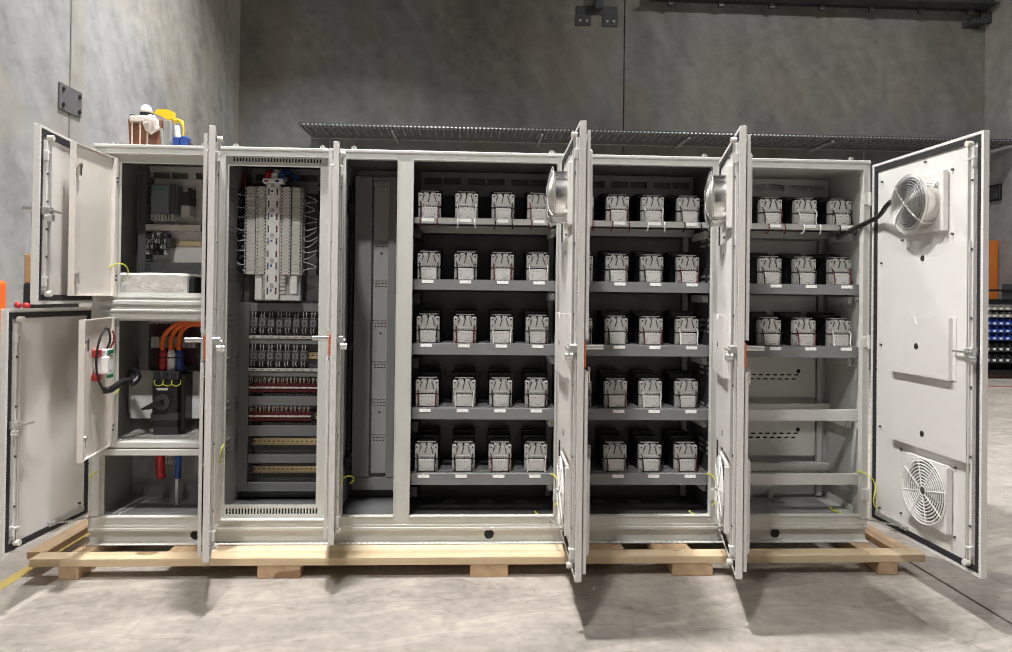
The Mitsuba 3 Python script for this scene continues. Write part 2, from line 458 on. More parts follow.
# things by the left wall
k = thing('orange_machine', 'tall orange machine with rounded top at the left edge by the concrete wall', 'machine')
m = poly_plate(rrect(-2.60, -2.515, .0, 1.46, .04), [], 3.0, 3.25)
put(k, 'body', B().add(m), 'orange', dz=False)
put(k, 'black_band', B().box(-2.60, -2.51, 2.985, 3.05, .80, .92, .01), 'black', dz=False)
put(k, 'red_lamp', B().box(-2.58, -2.53, 2.975, 3.0, .50, .56, .01), 'red', dz=False)
k = thing('black_stand', 'black upright cabinet behind the two left doors with a brown panel on top', 'cabinet')
put(k, 'body', B().box(-1.395, -1.15, 1.7, 2.0, 0, 1.42, .01), 'black', dz=False)
put(k, 'brown_panel', B().box(-1.395, -1.15, 1.71, 1.99, 1.42, 1.635, .006), 'cardboard', dz=False)
for i, (x, z) in enumerate(((-1.300, 1.262), (-1.243, 1.258))):
    kk = thing('red_bollard', 'red post with round cap showing above the lower left door, ' + ('left one of two' if i == 0 else 'beside the black cabinet'), 'post')
    put(kk, 'post', B().cyl((x, 1.5, 0), (x, 1.5, z - .015), .012, 12), 'red', smooth=30, dz=False)
    s = trimesh.creation.icosphere(2, .024)
    s.apply_translation((x, 1.5, z))
    put(kk, 'cap', B().add(s), 'red', smooth=True, dz=False)

# ------------------------------------------------------------------ pallet (from here on z = 0 is the base of the cabinets, ZO above the floor)
k = thing('pallet', 'long pine timber pallet carrying the row of cabinets', 'pallet')
put(k, 'front_board', B().box(-.17, 4.18, -.185, -.09, -.038, 0, .003), 'pine')
put(k, 'back_board', B().box(-.17, 4.18, .46, .56, -.038, 0, .003), 'pine')
put(k, 'packing_timber', B().box(.60, 2.38, -.086, .06, -.038, -.0015, .002), 'pine_pale', 'pale new timber strip')
for x0, x1 in ((-.24, -.15), (-.03, .06), (.43, .58), (2.44, 2.68), (2.83, 3.02), (4.06, 4.16)):
    y0 = -.085 if x0 > -.2 else -.087
    put(k, 'deck_board', B().box(x0, x1, y0, .45, -.036, -.0015, .002), 'pine_cross')
for x0, x1 in ((-.035, .058), (.889, 1.092), (1.905, 2.089), (2.90, 3.10), (3.94, 4.036)):
    put(k, 'bearer', B().box(x0, x1, -.183, .55, -ZO, -.038, .003), 'pine_cross')

# ------------------------------------------------------------------ cabinets
DEP = 0.43
BX = [0.0, 0.6, 1.2, 2.385, 3.195, 3.987]
NAMES = ['grey electrical cabinet at the left end with small upper and lower doors', 'grey electrical cabinet with the tall white breaker column',
         'wide grey electrical cabinet with a narrow empty bay and four columns of contactors', 'grey electrical cabinet between the two edge-on fan doors',
         'grey electrical cabinet with half-empty shelves beside the fully open fan door']
OPEN = [[(.05, .56, .135, 1.135), (.05, .56, 1.235, 1.962)], [(.645, 1.172, .118, 1.962)], [(1.245, 1.516, .135, 1.960), (1.587, 2.335, .135, 1.960)],
        [(2.43, 3.148, .135, 1.960)], [(3.24, 3.952, .135, 1.960)]]
CAB = []
for i in range(5):
    x0, x1 = BX[i], BX[i + 1]
    c = thing('electrical_cabinet', NAMES[i], 'cabinet')
    CAB.append(c)
    fr = poly_plate(rrect(x0 + .0015, x1 - .0015, .086, 1.985, .004), [rrect(a, b_, z0, z1, .008) for a, b_, z0, z1 in OPEN[i]], 0, .014)
    b = B().add(fr)
    for a, b_, z0, z1 in OPEN[i]:  # folded lip round each opening
        lip = poly_plate(rrect(a, b_, z0, z1, .008), [rrect(a + .005, b_ - .005, z0 + .005, z1 - .005, .006)], -.006, .03)
        b.add(lip)
    put(c, 'front_frame', b, 'paint')
    put(c, 'rain_edge', B().box(x0, x1, -.008, .03, 1.985, 2.003, .004), 'paint')
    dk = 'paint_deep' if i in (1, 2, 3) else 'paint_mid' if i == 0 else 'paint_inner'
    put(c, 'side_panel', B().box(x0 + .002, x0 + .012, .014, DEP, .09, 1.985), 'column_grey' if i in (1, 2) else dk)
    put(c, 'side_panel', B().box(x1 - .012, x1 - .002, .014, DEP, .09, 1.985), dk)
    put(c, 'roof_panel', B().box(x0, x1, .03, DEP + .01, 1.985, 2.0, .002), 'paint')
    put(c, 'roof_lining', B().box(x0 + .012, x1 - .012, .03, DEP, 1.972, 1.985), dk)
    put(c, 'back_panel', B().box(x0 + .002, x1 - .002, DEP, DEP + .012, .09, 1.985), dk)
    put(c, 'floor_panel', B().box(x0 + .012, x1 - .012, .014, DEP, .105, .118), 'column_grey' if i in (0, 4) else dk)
    # plinth: top flange, recessed face with a hole, bottom flange
    put(c, 'plinth_flange', B().box(x0, x1, -.004, .03, .068, .086, .003), 'paint')
    put(c, 'bottom_rail', B().box(x0, x1, -.002, .02, .0875, .100, .002), 'paint')
    holes = {0: [(.52, .041)], 2: [(2.0, .041)], 4: [(3.50, .041)]}.get(i, [])
    face = poly_plate(sg.box(x0, .006, x1, .07), [circ(hx, hz, .025) for hx, hz in holes], .02, .024)
    put(c, 'plinth_face', B().add(face), 'paint')
    put(c, 'plinth_back', B().box(x0 + .01, x1 - .01, DEP - .02, DEP, .0, .09), 'paint')
    for hx, hz in holes:
        put(c, 'plinth_hole', B().cyl((hx, .0242, hz), (hx, .06, hz), .027, 20), 'black_soft', 'black round hole')
    put(c, 'plinth_foot', B().box(x0, x1, -.012, .024, 0, .006, .002), 'paint')
    if 0 < i < 4:
        b = B()
        for g in range(3 if i == 2 else 2):
            gx = x0 + .05 + g * (x1 - x0) / (3 if i == 2 else 2)
            for q in range(9):
                b.box(gx + q * .028, gx + q * .028 + .015, -.0115, .004, .006, .0066)
        put(c, 'foot_slot_glint', b, 'label_white', kind='stuff')  # white boxes paint the light caught at the foot perforations
    for x in (x0 + .08, x1 - .08):
        put(c, 'lifting_bolt', B().cyl((x, .05, 2.0), (x, .05, 2.03), .008, 8).cyl((x, .05, 2.018), (x, .05, 2.026), .014, 8), 'zinc', smooth=30)

# slotted ventilation rail at the top of the back of every bay
for i, (xa, xb) in ((0, (.10, .56)), (1, (.66, 1.15)), (2, (1.60, 2.34)), (3, (2.42, 3.16)), (4, (3.24, 3.96)), (2, (1.25, 1.5))):
    n = max(1, int((xb - xa) / .19))
    w = (xb - xa) / n
    p = sg.box(xa, 1.83, xb, 1.965)
    hs = []
    for q in range(n):
        for h in range(2):
            hs.append(sg.box(xa + q * w + .02 + h * (w - .03) / 2, 1.895, xa + q * w + .01 + (h + 1) * (w - .03) / 2, 1.932))
    put(CAB[i], 'vent_rail', B().add(poly_plate(p, hs, DEP - .045, DEP - .041)), 'paint_inner' if i in (0, 4) else 'duct')

# ------------------------------------------------------------------ doors


def door_frame_matrix(hx, hy, ang, left):
    """Local axes: x = along the door from the hinge, y = inward normal, z = up."""
    s = 1 if left else -1
    d = np.array([s * math.cos(ang), -math.sin(ang), 0])
    n = np.array([s * math.sin(ang), math.cos(ang), 0]) if left else np.array([-math.sin(ang), math.cos(ang), 0])
    M = np.eye(4)
    M[:3, 0], M[:3, 1], M[:3, 2], M[:3, 3] = d, n, (0, 0, 1), (hx, hy, 0)
    return M


def big_door(cab, hx, ang, left, w, z0, z1, fan=False, shield=True, label=None, hz=1.055, hy=-.026, so=.043, lock=False, lever=.105, tag='orange_tag'):
    M = door_frame_matrix(hx, hy, ang, left)
    D = lambda: B(M)
    d = put(cab, 'door', D().box(.0, w, -.022, -.004, z0, z1, .002).add(poly_plate(sg.box(0, z0, w, z1), [sg.box(.012, z0 + .012, w - .014, z1 - .012)], -.006, .004)), 'paint_door', label)
    g = poly_plate(sg.box(.016, z0 + .016, w - .018, z1 - .016), [sg.box(.038, z0 + .04, w - .036, z1 - .04)], -.004, .0025)
    put(d, 'gasket', D().add(g), 'black_soft', 'black rubber gasket')
    # locking rods with guides
    ur = w - .062
    put(d, 'locking_rod', D().cyl((ur, .018, hz + .04), (ur, .018, z1 - .035), .006, 8).cyl((ur, .018, z0 + .035), (ur, .018, hz - .04), .006, 8), 'zinc', smooth=30)
    put(d, 'rod_roller', D().cyl((ur, .008, z1 - .045), (ur, .032, z1 - .045), .013, 12), 'cream', smooth=30)
    put(d, 'rod_roller', D().cyl((ur, .008, z0 + .045), (ur, .032, z0 + .045), .013, 12), 'cream', smooth=30)
    for z in (z1 - .11, z0 + .11):
        put(d, 'rod_guide', D().box(ur - .012, ur + .02, .0, .026, z - .003, z + .003).box(ur + .014, ur + .024, .0, .022, z - .035, z + .008, .002), 'paint_door')
    put(d, 'stiffener', D().box(w - .052, w - .044, -.004, .014, z0 + .06, z1 - .06, .002), 'paint_door')
    for z in np.linspace(z0 + .2, z1 - .2, 6 if z1 - z0 > 1.5 else 4):
        put(d, 'screw', D().cyl((w - .048, .014, z), (w - .048, .018, z), .0055, 8), 'steel_dark')
    for z in np.linspace(z0 + .08, z1 - .1, 5 if z1 - z0 > 1.5 else 3):
        put(d, 'screw', D().cyl((.078, -.004, z), (.078, .005, z), .0055, 8), 'steel_dark')
    # inside lever
    put(d, 'latch', D().box(ur - .006, ur + .036, .0, .035, hz - .018, hz + .018, .004).cyl((ur, .018, hz - .06), (ur, .018, hz + .06), .007, 8)
        .box(ur - .065, ur + .050, .036, .044, hz - .005, hz + .005, .002).cyl((ur + .035, .02, hz - .03), (ur + .035, .05, hz - .03), .016, 12), 'zinc')
    # door stay near the hinge at the bottom
    put(d, 'door_stay', D().box(.05, .30, -.004, .008, z0 + .035, z0 + .06, .002).cyl((.28, .0, z0 + .05), (.28, .02, z0 + .05), .01, 8), 'zinc_dull')
    if shield:
        # outer sun shield panels carried on studs, hood boxes, red handle plate with lever
        for za, zb in ((hz + .04, z1 - .03), (z0 + .02, hz - .09)):
            put(d, 'sun_shield', D().box(.02, w - .03, -so, -so + .007, za, zb, .002).box(w - .036, w - .030, -so, -so + .014, za, zb), 'paint_door')
        for z in (hz + .10, min(hz + .45, z1 - .2), z1 - .10, hz - .15, z0 + .1, min(z0 + .4, hz - .3)):
            put(d, 'shield_stud', D().cyl((w - .06, -so, z), (w - .06, -.022, z), .006, 8), 'steel')
        put(d, 'handle_plate', D().box(w - .05, w - .012, -.032, -.022, hz - .075, hz + .03, .004), tag, 'orange-red handle plate' if tag == 'orange_tag' else None)
        lev = poly_plate(rrect(w - .065, w - .035, hz - .003, hz + .018, .008), [], -lever, -.03)
        put(d, 'handle', D().add(lev).cyl((w - .05, -.05, hz + .007), (w - .05, -.022, hz + .007), .012, 10), 'zinc', 'bright lever handle')
        if lock:
            put(d, 'padlock', D().tube([(w - .05 + .011 * math.cos(t), -.05, hz - .085 + .011 * math.sin(t)) for t in np.linspace(0, 6.283, 16, endpoint=False)], .003, 6, closed=True), 'steel')
            put(d, 'key_tag', D().box(w - .056, w - .044, -.053, -.047, hz - .14, hz - .097, .002), 'strap')
    if fan:
        # raised cover plate with two holes, pocket with a notched front, louvred inlet
        def hl(u, z, n=.0225):
            put(d, 'hole', D().cyl((u, .0, z), (u, n, z), .0145, 16), 'black_soft', 'round black hole')
        put(d, 'cover_plate', D().add(poly_plate(sg.box(.185, .588, .725, 1.522), [], .002, .022)), 'paint_door')
        hl(.427, 1.463)
        hl(.432, .655)
        pf = poly_plate(sg.Polygon([(.220, .924), (.635, .924), (.635, 1.192), (.438, 1.192), (.418, 1.155), (.398, 1.192), (.220, 1.192)]), [], .038, .045)
        put(d, 'document_pocket', D().add(pf).box(.628, .635, .022, .04, .924, 1.192).box(.22, .635, .022, .04, .924, .93).box(.22, .227, .022, .04, .924, 1.192)
            .box(.635, .655, .022, .026, .924, 1.192), 'paint_door')
        hl(.420, 1.057, .0455)
        gu, gz = .460, .402
        put(d, 'inlet_frame', D().add(poly_plate(sg.box(.308, .25, .598, .545), [circ(gu, gz, .136, 12)], .002, .022)), 'paint_door')
        gb = D()
        for r in np.linspace(.022, .148, 10):
            t = np.linspace(0, 2 * math.pi, 40, endpoint=False)
            gb.tube(np.stack([gu + r * np.cos(t), 0 * t + .036, gz + r * np.sin(t)], 1), .0030, 5, closed=True)
        for q in range(8):
            a = q * math.pi / 4 + .2
            gb.tube([(gu + .02 * math.cos(a), .039, gz + .02 * math.sin(a)), (gu + .150 * math.cos(a), .039, gz + .150 * math.sin(a))], .0026, 5)
        put(d, 'inlet_grille', gb, 'white', 'round white wire grille', smooth=True)
        put(d, 'filter_mat', D().cyl((gu, -.003, gz), (gu, .006, gz), .135, 28), 'duct_dark')
        put(d, 'inlet_clip', D().box(.590, .606, .0, .03, .25, .54, .003), 'paint_door')
        for u, z in ((.25, .545), (.620, .545), (.252, .235), (.620, .245), (.411, 1.913), (.590, 1.845), (.592, 1.562), (.245, 1.562)):
            put(d, 'screw', D().cyl((u, -.004, z), (u, .005, z), .0055, 8), 'steel_dark')
        # hoods on the outside
        put(d, 'hood', D().box(.22, .60, -.075, -.043, 1.56, 1.90, .01), 'paint_door')
        put(d, 'hood', D().box(.20, .62, -.075, -.043, .17, .58, .01), 'paint_door')
    return d, M


def fan(M, label):
    """Axial fan bolted inside a door: square mount, drum, three struts, ring guard, motor hub."""
    k = thing('ventilation_fan', label, 'fan')
    u0, z0, R, P = .420, 1.714, .117, .104
    D = lambda: B(M)
    put(k, 'mount_plate', D().add(poly_plate(sg.box(.275, 1.582, .568, 1.846), [circ(u0, z0, .110, 10)], .002, .016)).box(.552, .570, .002, .028, 1.578, 1.85, .003), 'paint_door')
    drum = lathe_mesh([(R - .008, 0), (R, .0), (R, .058), (R + .004, .062), (R + .004, .068), (R - .008, .068), (R - .008, 0)], 40)
    drum.apply_transform(np.array([[1, 0, 0, u0], [0, 0, 1, .018], [0, 1, 0, z0], [0, 0, 0, 1.0]]))
    drum.invert()
    put(k, 'drum', D().add(drum), 'steel', smooth=40)
    put(k, 'drum_shade', D().cyl((u0, .0165, z0), (u0, .019, z0), R - .002, 32), 'black_soft')  # black disc added to paint the shade inside the drum
    hub = cyl_mesh((u0, .02, z0), (u0, .07, z0), .045, 24)
    put(k, 'motor', D().add(hub), 'dark_grey', smooth=40)
    bl = D()
    for q in range(5):
        a0 = q * 2 * math.pi / 5
        v, fc = [], []
        for j in range(7):
            r = .05 + j * (R - .062) / 6
            for e, (da, yy) in enumerate(((-.26, .03), (.26, .06))):
                a = a0 + da + .12 * j / 6
                v.append((u0 + r * math.cos(a), yy, z0 + r * math.sin(a)))
        for j in range(6):
            fc += [[2 * j, 2 * j + 1, 2 * j + 3], [2 * j, 2 * j + 3, 2 * j + 2]]
        v2 = np.array(v)
        top = v2 + [0, .002, 0]
        n = len(v2)
        fc2 = [[a + n, c + n, b_ + n] for a, b_, c in fc]
        bl.add(trimesh.Trimesh(np.vstack([v2, top]), fc + fc2, process=False))
    put(k, 'blades', bl, 'dark_grey', smooth=True)
    put(k, 'shade_liner', D().add(lathe_mesh([(R - .0085, .021), (R - .0105, .021), (R - .0105, .084), (R - .0085, .084), (R - .0085, .021)], 40).apply_transform(np.array([[1, 0, 0, u0], [0, 0, 1, 0], [0, 1, 0, z0], [0, 0, 0, 1.0]]))), 'black_soft')  # black sleeve added so the bright drum wall reads as shaded
    gb = D()
    for r in np.linspace(.012, R + .018, 12):
        t = np.linspace(0, 2 * math.pi, 48, endpoint=False)
        bulge = P - .012 * (r / R) ** 3
        gb.tube(np.stack([u0 + r * np.cos(t), 0 * t + bulge, z0 + r * np.sin(t)], 1), .0023, 5, closed=True)
    put(k, 'guard_ring', gb, 'zinc', 'concentric wire rings', smooth=True, kind='stuff')
    for q in range(4):
        a = q * math.pi / 2 + .45 * math.pi / 2 + .08
        put(k, 'guard_arm', D().tube([(u0 + r * math.cos(a), P + .003 - .012 * (r / R) ** 3, z0 + r * math.sin(a)) for r in np.linspace(0, R + .018, 6)], .0028, 6), 'steel', smooth=True)
    for q in range(4):
        a = q * math.pi / 2 + .7
        ca, sa = math.cos(a), math.sin(a)
        put(k, 'standoff', D().cyl((u0 + (R + .008) * ca, .016, z0 + (R + .008) * sa), (u0 + (R + .008) * ca, .09, z0 + (R + .008) * sa), .005, 8)
            .box(u0 + (R + .004) * ca - .012, u0 + (R + .004) * ca + .012, .016, .03, z0 + (R + .004) * sa - .012, z0 + (R + .004) * sa + .012, .003), 'steel')
    return k


rad = math.radians
# left end cabinet: outer doors, then inner doors
d1, M1 = big_door(CAB[0], .02, rad(82.8), True, .575, 1.206, 1.957, shield=True, so=.036, lever=.075, tag='zinc', hz=1.60, label='upper outer door')
d1b, M1b = big_door(CAB[0], .02, rad(94.0), True, .584, .160, 1.186, shield=True, so=.036, lever=.075, tag='zinc', hz=.70, label='lower outer door')
for (hx, hy, ang, w, z0, z1, nm) in ((.100, .008, rad(89.6), .39, 1.242, 1.932, 'inner upper door'), (.096, .008, rad(81.8), .39, .497, 1.135, 'inner lower door')):
    M = door_frame_matrix(hx, hy, ang, True)
    d = put(CAB[0], 'inner_door', B(M).box(0, w, -.004, .0, z0, z1).box(w - .004, w, -.004, .022, z0, z1, .001).box(0, .03, 0, .018, z0, z1, .002).box(0, w, 0, .014, z0, z0 + .004).box(0, w, 0, .014, z1 - .004, z1), 'paint_warm', nm)
    for z in (z0 + .10, z1 - .10):
        put(d, 'latch', B(M).cyl((w - .05, 0, z), (w - .05, .02, z), .012, 12).box(w - .058, w - .042, .014, .02, z - .045, z + .008, .002), 'steel')
    for z in (z0 + .08, z0 + .1, z1 - .1, z1 - .12):
        put(d, 'screw', B(M).cyl((.015, .018, z), (.015, .024, z), .005, 8), 'steel_dark')
    if nm == 'inner lower door':
        MI = M
# the others
d2, M2 = big_door(CAB[1], .617, 1.2471, True, .585, .129, 1.971, label='door seen edge-on with its outer shield to the left')
d3, M3 = big_door(CAB[2], 1.222, 1.40, True, .36, .129, 1.958, label='narrow door seen edge-on')
d4, M4 = big_door(CAB[2], 2.350, 1.5404, False, .785, .129, 1.971, fan=True, lock=True, label='wide door with fan, seen edge-on')
d5, M5 = big_door(CAB[3], 3.168, 1.3351, False, .785, .129, 1.971, fan=True, lock=True, label='wide door with fan, seen edge-on')
d6, M6 = big_door(CAB[4], 3.986, 1.5902, False, .779, .129, 1.974, fan=True, lever=.05, tag='zinc', label='white door turned to show its inside')
fan(M4, 'steel fan on the edge-on door of the wide contactor cabinet, seen from the side')
fan(M5, 'steel fan on the second edge-on door, left of the bay with half-empty shelves')
kf = fan(M6, 'round steel fan with ring guard on the inside of the fully open door')
# black fan lead from the bay to the fan
P = [(3.86, .10, 1.60), (3.93, .02, 1.655), (3.96, -.10, 1.69), (3.92, -.24, 1.72), (3.90, -.32, 1.74)]
put(kf, 'lead', B().tube(P, .012, 8, 24), 'black', 'black sleeved lead', smooth=True)
# hinges on the right jamb
for i, x in ((2, 2.355), (3, 3.172), (4, 3.978)):
    for z in (.25, 1.05, 1.80):
        put(CAB[i], 'hinge', B().cyl((x, -.012, z - .035), (x, -.012, z + .035), .008, 10).box(x - .03, x, -.01, -.004, z - .03, z + .03, .002), 'paint')

# ------------------------------------------------------------------ shelves and contactors
LEV = [(1.669, .030), (1.349, .054), (1.017, .058), (.681, .057), (.341, .057)]   # lip top, lip height
LEVN = ['top', 'second', 'third', 'fourth', 'bottom']
FY = .125   # contactor fronts


def shelf(cab, xa, xb, r, tags, pan=True, lip=None):
    zt, h = LEV[r]
    sh = put(cab, 'shelf', B().box(xa, xb, .055, .059, zt - h, zt, .001).box(xa, xb, .055, .075, zt - .003, zt).box(xa, xb, .055, .075, zt - h, zt - h + .003), lip or 'duct', None)
    if pan:
        b = B()
        n = int((xb - xa) / .0145)
        for q in range(n):
            x = xa + q * (xb - xa) / n
            b.box(x, x + .0085, .075, .118, zt - .006, zt - .003)
        b.box(xa, xb, .118, .40, zt - .006, zt - .003).box(xa, xb, .092, .097, zt - .006, zt - .003)
        put(sh, 'pan', b, 'duct')
    put(sh, 'rear_rail', B().box(xa + .01, xb - .01, .345, .35, zt - .055, zt - .012, .002).box(xa + .01, xb - .01, .345, .375, zt - .015, zt - .012), lip or 'duct_dark')
    for x in tags:
        put(sh, 'label_strip', B().box(x - .030, x + .030, .0535, .055, zt - .020, zt - .004).box(x - .012, x + .014, .0532, .0535, zt - .0135, zt - .0115), 'label_white')
    return sh


# prototype contactor: local x centred, y from the front face backwards, z up from the pan
rear = B().box(-.0625, .0625, -.0045, .03, .066, .071).box(-.061, .061, .030, .095, 0, .150, .003).box(-.064, .064, .095, .17, 0, .165, .003).box(-.064, .064, .17, .25, 0, .180, .003)
ribs = B().box(-.056, .056, .034, .040, .150, .1535).box(-.056, .056, .099, .104, .165, .168).box(-.056, .056, .174, .179, .18, .183).box(-.05, .05, .058, .09, .150, .152)
upper = B().box(-.062, .062, .0, .034, .078, .132, .003).box(-.062, -.038, -.006, .03, .085, .14, .003).box(.038, .062, -.006, .03, .085, .14, .003)
upper.box(-.034, -.004, .004, .034, .10, .146, .004).box(.004, .034, .004, .034, .10, .146, .004).box(-.062, .062, -.004, .03, .070, .084, .002)
slots = B()
for x, t in ((-.034, .35), (-.002, .25), (.030, -.3)):
    m = cbox_mesh(-.0025, .0025, -.003, .004, -.024, .018, 0)
    m.apply_transform(trimesh.transformations.rotation_matrix(t, (0, 1, 0)))
    m.apply_translation((x, .0, .116))
    slots.add(m)
for x in (-.051, .051):
    slots.cyl((x, -.008, .128), (x, -.005, .128), .005, 6).cyl((x, -.008, .095), (x, -.005, .095), .0035, 6)
for x in np.linspace(-.045, .045, 8):
    slots.box(x - .002, x + .002, -.0052, -.003, .073, .079)
low = B().box(-.062, -.043, .0, .034, .0, .066, .003).box(.046, .062, .0, .034, .0, .066, .003).box(-.043, .046, .012, .034, 0, .07)
cover = B().box(-.041, .044, -.018, .012, .004, .066, .003)
marks = B()
for x, z in ((-.025, .054), (-.008, .054), (.010, .054), (.027, .054), (-.03, .034), (-.03, .022), (.028, .026)):
    marks.box(x - .003, x + .003, -.0186, -.018, z - .0015, z + .0015)
marks.box(.0, .024, -.0186, -.018, .014, .0165)
for x in (-.053, .054):
    marks.cyl((x, -.002, .012), (x, .001, .012), .0045, 6)
bar = B().box(-.05, .05, .006, .03, .150, .154, .001)


def wire_mesh(x, s, drop):
    yb = -.079 if drop else -.022
    pts = [(x, -.008, .088), (x + .002 * s, -.026, .07), (x - .002 * s, -.03, .03), (x, -.034, .004)]
    if drop:
        pts += [(x - .003 * s, yb, -.004), (x - .002 * s, yb - .001, -.03), (x + .004 * s, yb + .03, -.045)]
    return tube_mesh(pts, .0033, 6, 18 if drop else 10)


PR = {}
for nm, b, m, sm in (('rear_block', rear, 'black', False), ('block_rib', ribs, 'steel_dark', False), ('upper_block', upper, 'contactor_grey', False), ('terminal_slot', slots, 'dark_grey', False), ('side_cheek', low, 'contactor_grey', False),
                     ('terminal_cover', cover, 'contactor_light', False), ('cover_mark', marks, 'relay_grey', False), ('top_bar', bar, 'zinc_dull', False)):
    mm = b.mesh()
    mm.apply_scale([.965, 1, 1])
    PR[nm] = mikit.ply(mm, m, smooth=sm)
WIRES = {}
for drop in (0, 1):
    for s, x in ((-1, -.045), (1, .048)):
        for cn, m in (('red', 'red_dark'), ('white', 'white'), ('black', 'black')):
            WIRES[drop, s, cn] = mikit.ply(wire_mesh(x, s, drop), m, smooth=True)
ORD = ['first', 'second', 'third', 'fourth']
COLS = [['red', 'white', 'black', 'red'], ['black', 'black', 'red', 'white'], ['black', 'red', 'white', 'black'], ['red', 'white', 'black', 'black'], ['black', 'black', 'red', 'white']]


def contactor(x, r, col, where, grp):
    z = LEV[r][0] - .003 + ZO
    k = thing('contactor', f'contactor with {col} wires, {where}', 'contactor', grp)
    tw = T4().translate([x, FY, z])
    for nm, d in PR.items():
        kk = numbered(k + '__' + nm)
        scene[kk] = {**d, 'to_world': tw}
        if nm in ('block_rib', 'terminal_slot', 'side_cheek', 'cover_mark'):
            labels[kk] = {'kind': 'stuff'}
    for s in (-1, 1):
        scene[numbered(k + '__control_wire')] = {**WIRES[1 if r == 0 else 0, s, col], 'to_world': tw}


U3 = [1.667, 1.862, 2.056, 2.246]
U4 = [2.480, 2.671, 2.860, 3.055]
U5 = [3.507, 3.698, 3.892]
for ci, xs, xa, xb, where in ((2, U3, 1.578, 2.345, 'of the wide four-column bay'), (3, U4, 2.41, 3.172, 'between the edge-on fan doors'), (4, U5, 3.215, 3.968, 'of the half-empty bay')):
    for r in range(5):
        full = ci != 4 or r < 3
        tags = [x + (.003 - .003 * r if ci == 2 else .002) for x in xs] if full else []
        if r == 0:
            tags = [x - .004 for x in xs]
        shelf(CAB[ci], xa, xb, r, tags, pan=full, lip=None if full else 'paint') if r else shelf(CAB[ci], xa, xb, r, tags, lip='zinc_dull')
        if full:
            for q, x in enumerate(xs):
                pos = ORD[q]
                if ci == 3:
                    nth = f'{pos} of four on the {LEVN[r]} shelf {where}'
                elif ci == 2:
                    nth = f'{pos} on the {LEVN[r]} shelf {where}'
                else:
                    nth = f'{pos} of three on the {LEVN[r]} shelf {where}'
                cc = COLS[r][(q + (0 if ci == 2 else ci)) % 4]
                contactor(x, r, cc, nth, {2: 'contactors in the wide bay', 3: 'contactors between the fan doors', 4: 'contactors in the half-empty bay'}[ci])
    # side rails carrying the shelves and the black ducts behind them
    for r in range(5):
        zt, h = LEV[r]
        put(CAB[ci], 'side_rail', B().box(xa + .004, xa + .044, .10, .34, zt - h - .075, zt - h - .02, .003), 'black')
        put(CAB[ci], 'side_rail', B().box(xb - .03, xb - .006, .12, .34, zt - h - .05, zt - h - .01, .003), 'paint_inner')
# back plates of the shelf bays
for ci, xa, xb in ((2, 1.62, 2.32), (3, 2.46, 3.10), (4, 3.28, 3.90)):
    for r in range(5):
        zt = LEV[r][0]
        zb = .14 if r == 4 else LEV[r + 1][0] + .02
        z1 = zt - .06
        hs = [sg.box(x, zb + .10 + dz, x + .026, zb + .109 + dz) for dz in (0, .024) for x in np.arange(xa + .06 + dz * .6, xb - .1, .042)]
        if ci == 4:
            hs.append(circ(xb - .10, zb + .15, .013))
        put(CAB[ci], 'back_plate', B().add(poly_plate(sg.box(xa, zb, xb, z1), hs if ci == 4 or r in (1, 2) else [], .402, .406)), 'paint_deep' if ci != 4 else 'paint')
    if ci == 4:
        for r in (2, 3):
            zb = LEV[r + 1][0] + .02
            put(CAB[ci], 'rear_shade_strip', B().box(xa + .03, xb - .04, .410, .422, zb + .08, zb + .18), 'black_soft')  # added black strip, paints the dark gap behind the plate slots
    put(CAB[ci], 'rear_upright', B().box(xb + .01, xb + .04, .39, .42, .13, 1.8, .003), 'paint_inner')
    for q in range(3):
        x = xa + .13 + q * .2
        put(CAB[ci], 'floor_cover', B().box(x, x + .07, .30, .36, .118, .121, .001), 'duct')
# raised plates for side wall slots, light through them put into the colour
for ci, x, s, ys in ((1, .613, 1, (.16, .30)), (2, 1.213, 1, (.12,)), (3, 3.182, -1, (.10, .22))):
    for z in (.42, .62, .85, 1.08, 1.32, 1.55, 1.75):
        for y in ys:
            b = B()
            for q in range(3):
                b.box(x, x + s * .004, y, y + .07, z + q * .03, z + q * .03 + .014, .001)
            put(CAB[ci], 'lit_slot', b, 'duct' if ci != 3 else 'contactor_grey')
# floor angles in the right-hand bay
put(CAB[4], 'floor_angle', B().box(3.90, 3.965, .10, .36, .118, .122).box(3.96, 3.965, .10, .36, .118, .16), 'paint')
for x in (3.35, 3.50, 3.62):
    put(CAB[4], 'floor_angle', B().box(x, x + .02, .37, .40, .118, .17, .002), 'paint')
put(CAB[4], 'jamb_clip', B().box(3.955, 3.97, .035, .06, .58, .61, .002), 'paint')

# ------------------------------------------------------------------ left end cabinet
c = CAB[0]
for z0, z1, in ((1.199, 1.222), (1.164, 1.178)):
    put(c, 'cross_rail', B().box(.03, .57, -.012, .012, z0, z1, .004), 'paint')
inner = poly_plate(sg.box(.05, .12, .562, 1.137), [sg.box(.123, .514, .528, 1.118)], .03, .034)
inner2 = poly_plate(sg.box(.05, 1.232, .562, 1.964), [sg.box(.123, 1.262, .528, 1.915)], .03, .034)
low_open = sg.box(.062, .137, .545, .446)
put(c, 'inner_frame', B().add(poly_plate(sg.box(.05, .12, .562, 1.137), [sg.box(.123, .514, .528, 1.118), low_open], .03, .034)), 'paint')
put(c, 'inner_frame', B().add(inner2), 'paint')
put(c, 'mid_shelf', B().box(.05, .56, .0, .03, .484, .514, .003).box(.05, .56, -.004, .03, .446, .478, .003), 'paint')
b = B()
for i in range(24):
    x = .07 + i * .02
    b.box(x, x + .013, .034, .40, .503, .507)
b.box(.06, .55, .2, .22, .503, .507).box(.06, .55, .09, .1, .503, .507).box(.06, .55, .3, .40, .503, .507)
put(c, 'perforated_tray', b, 'paint')
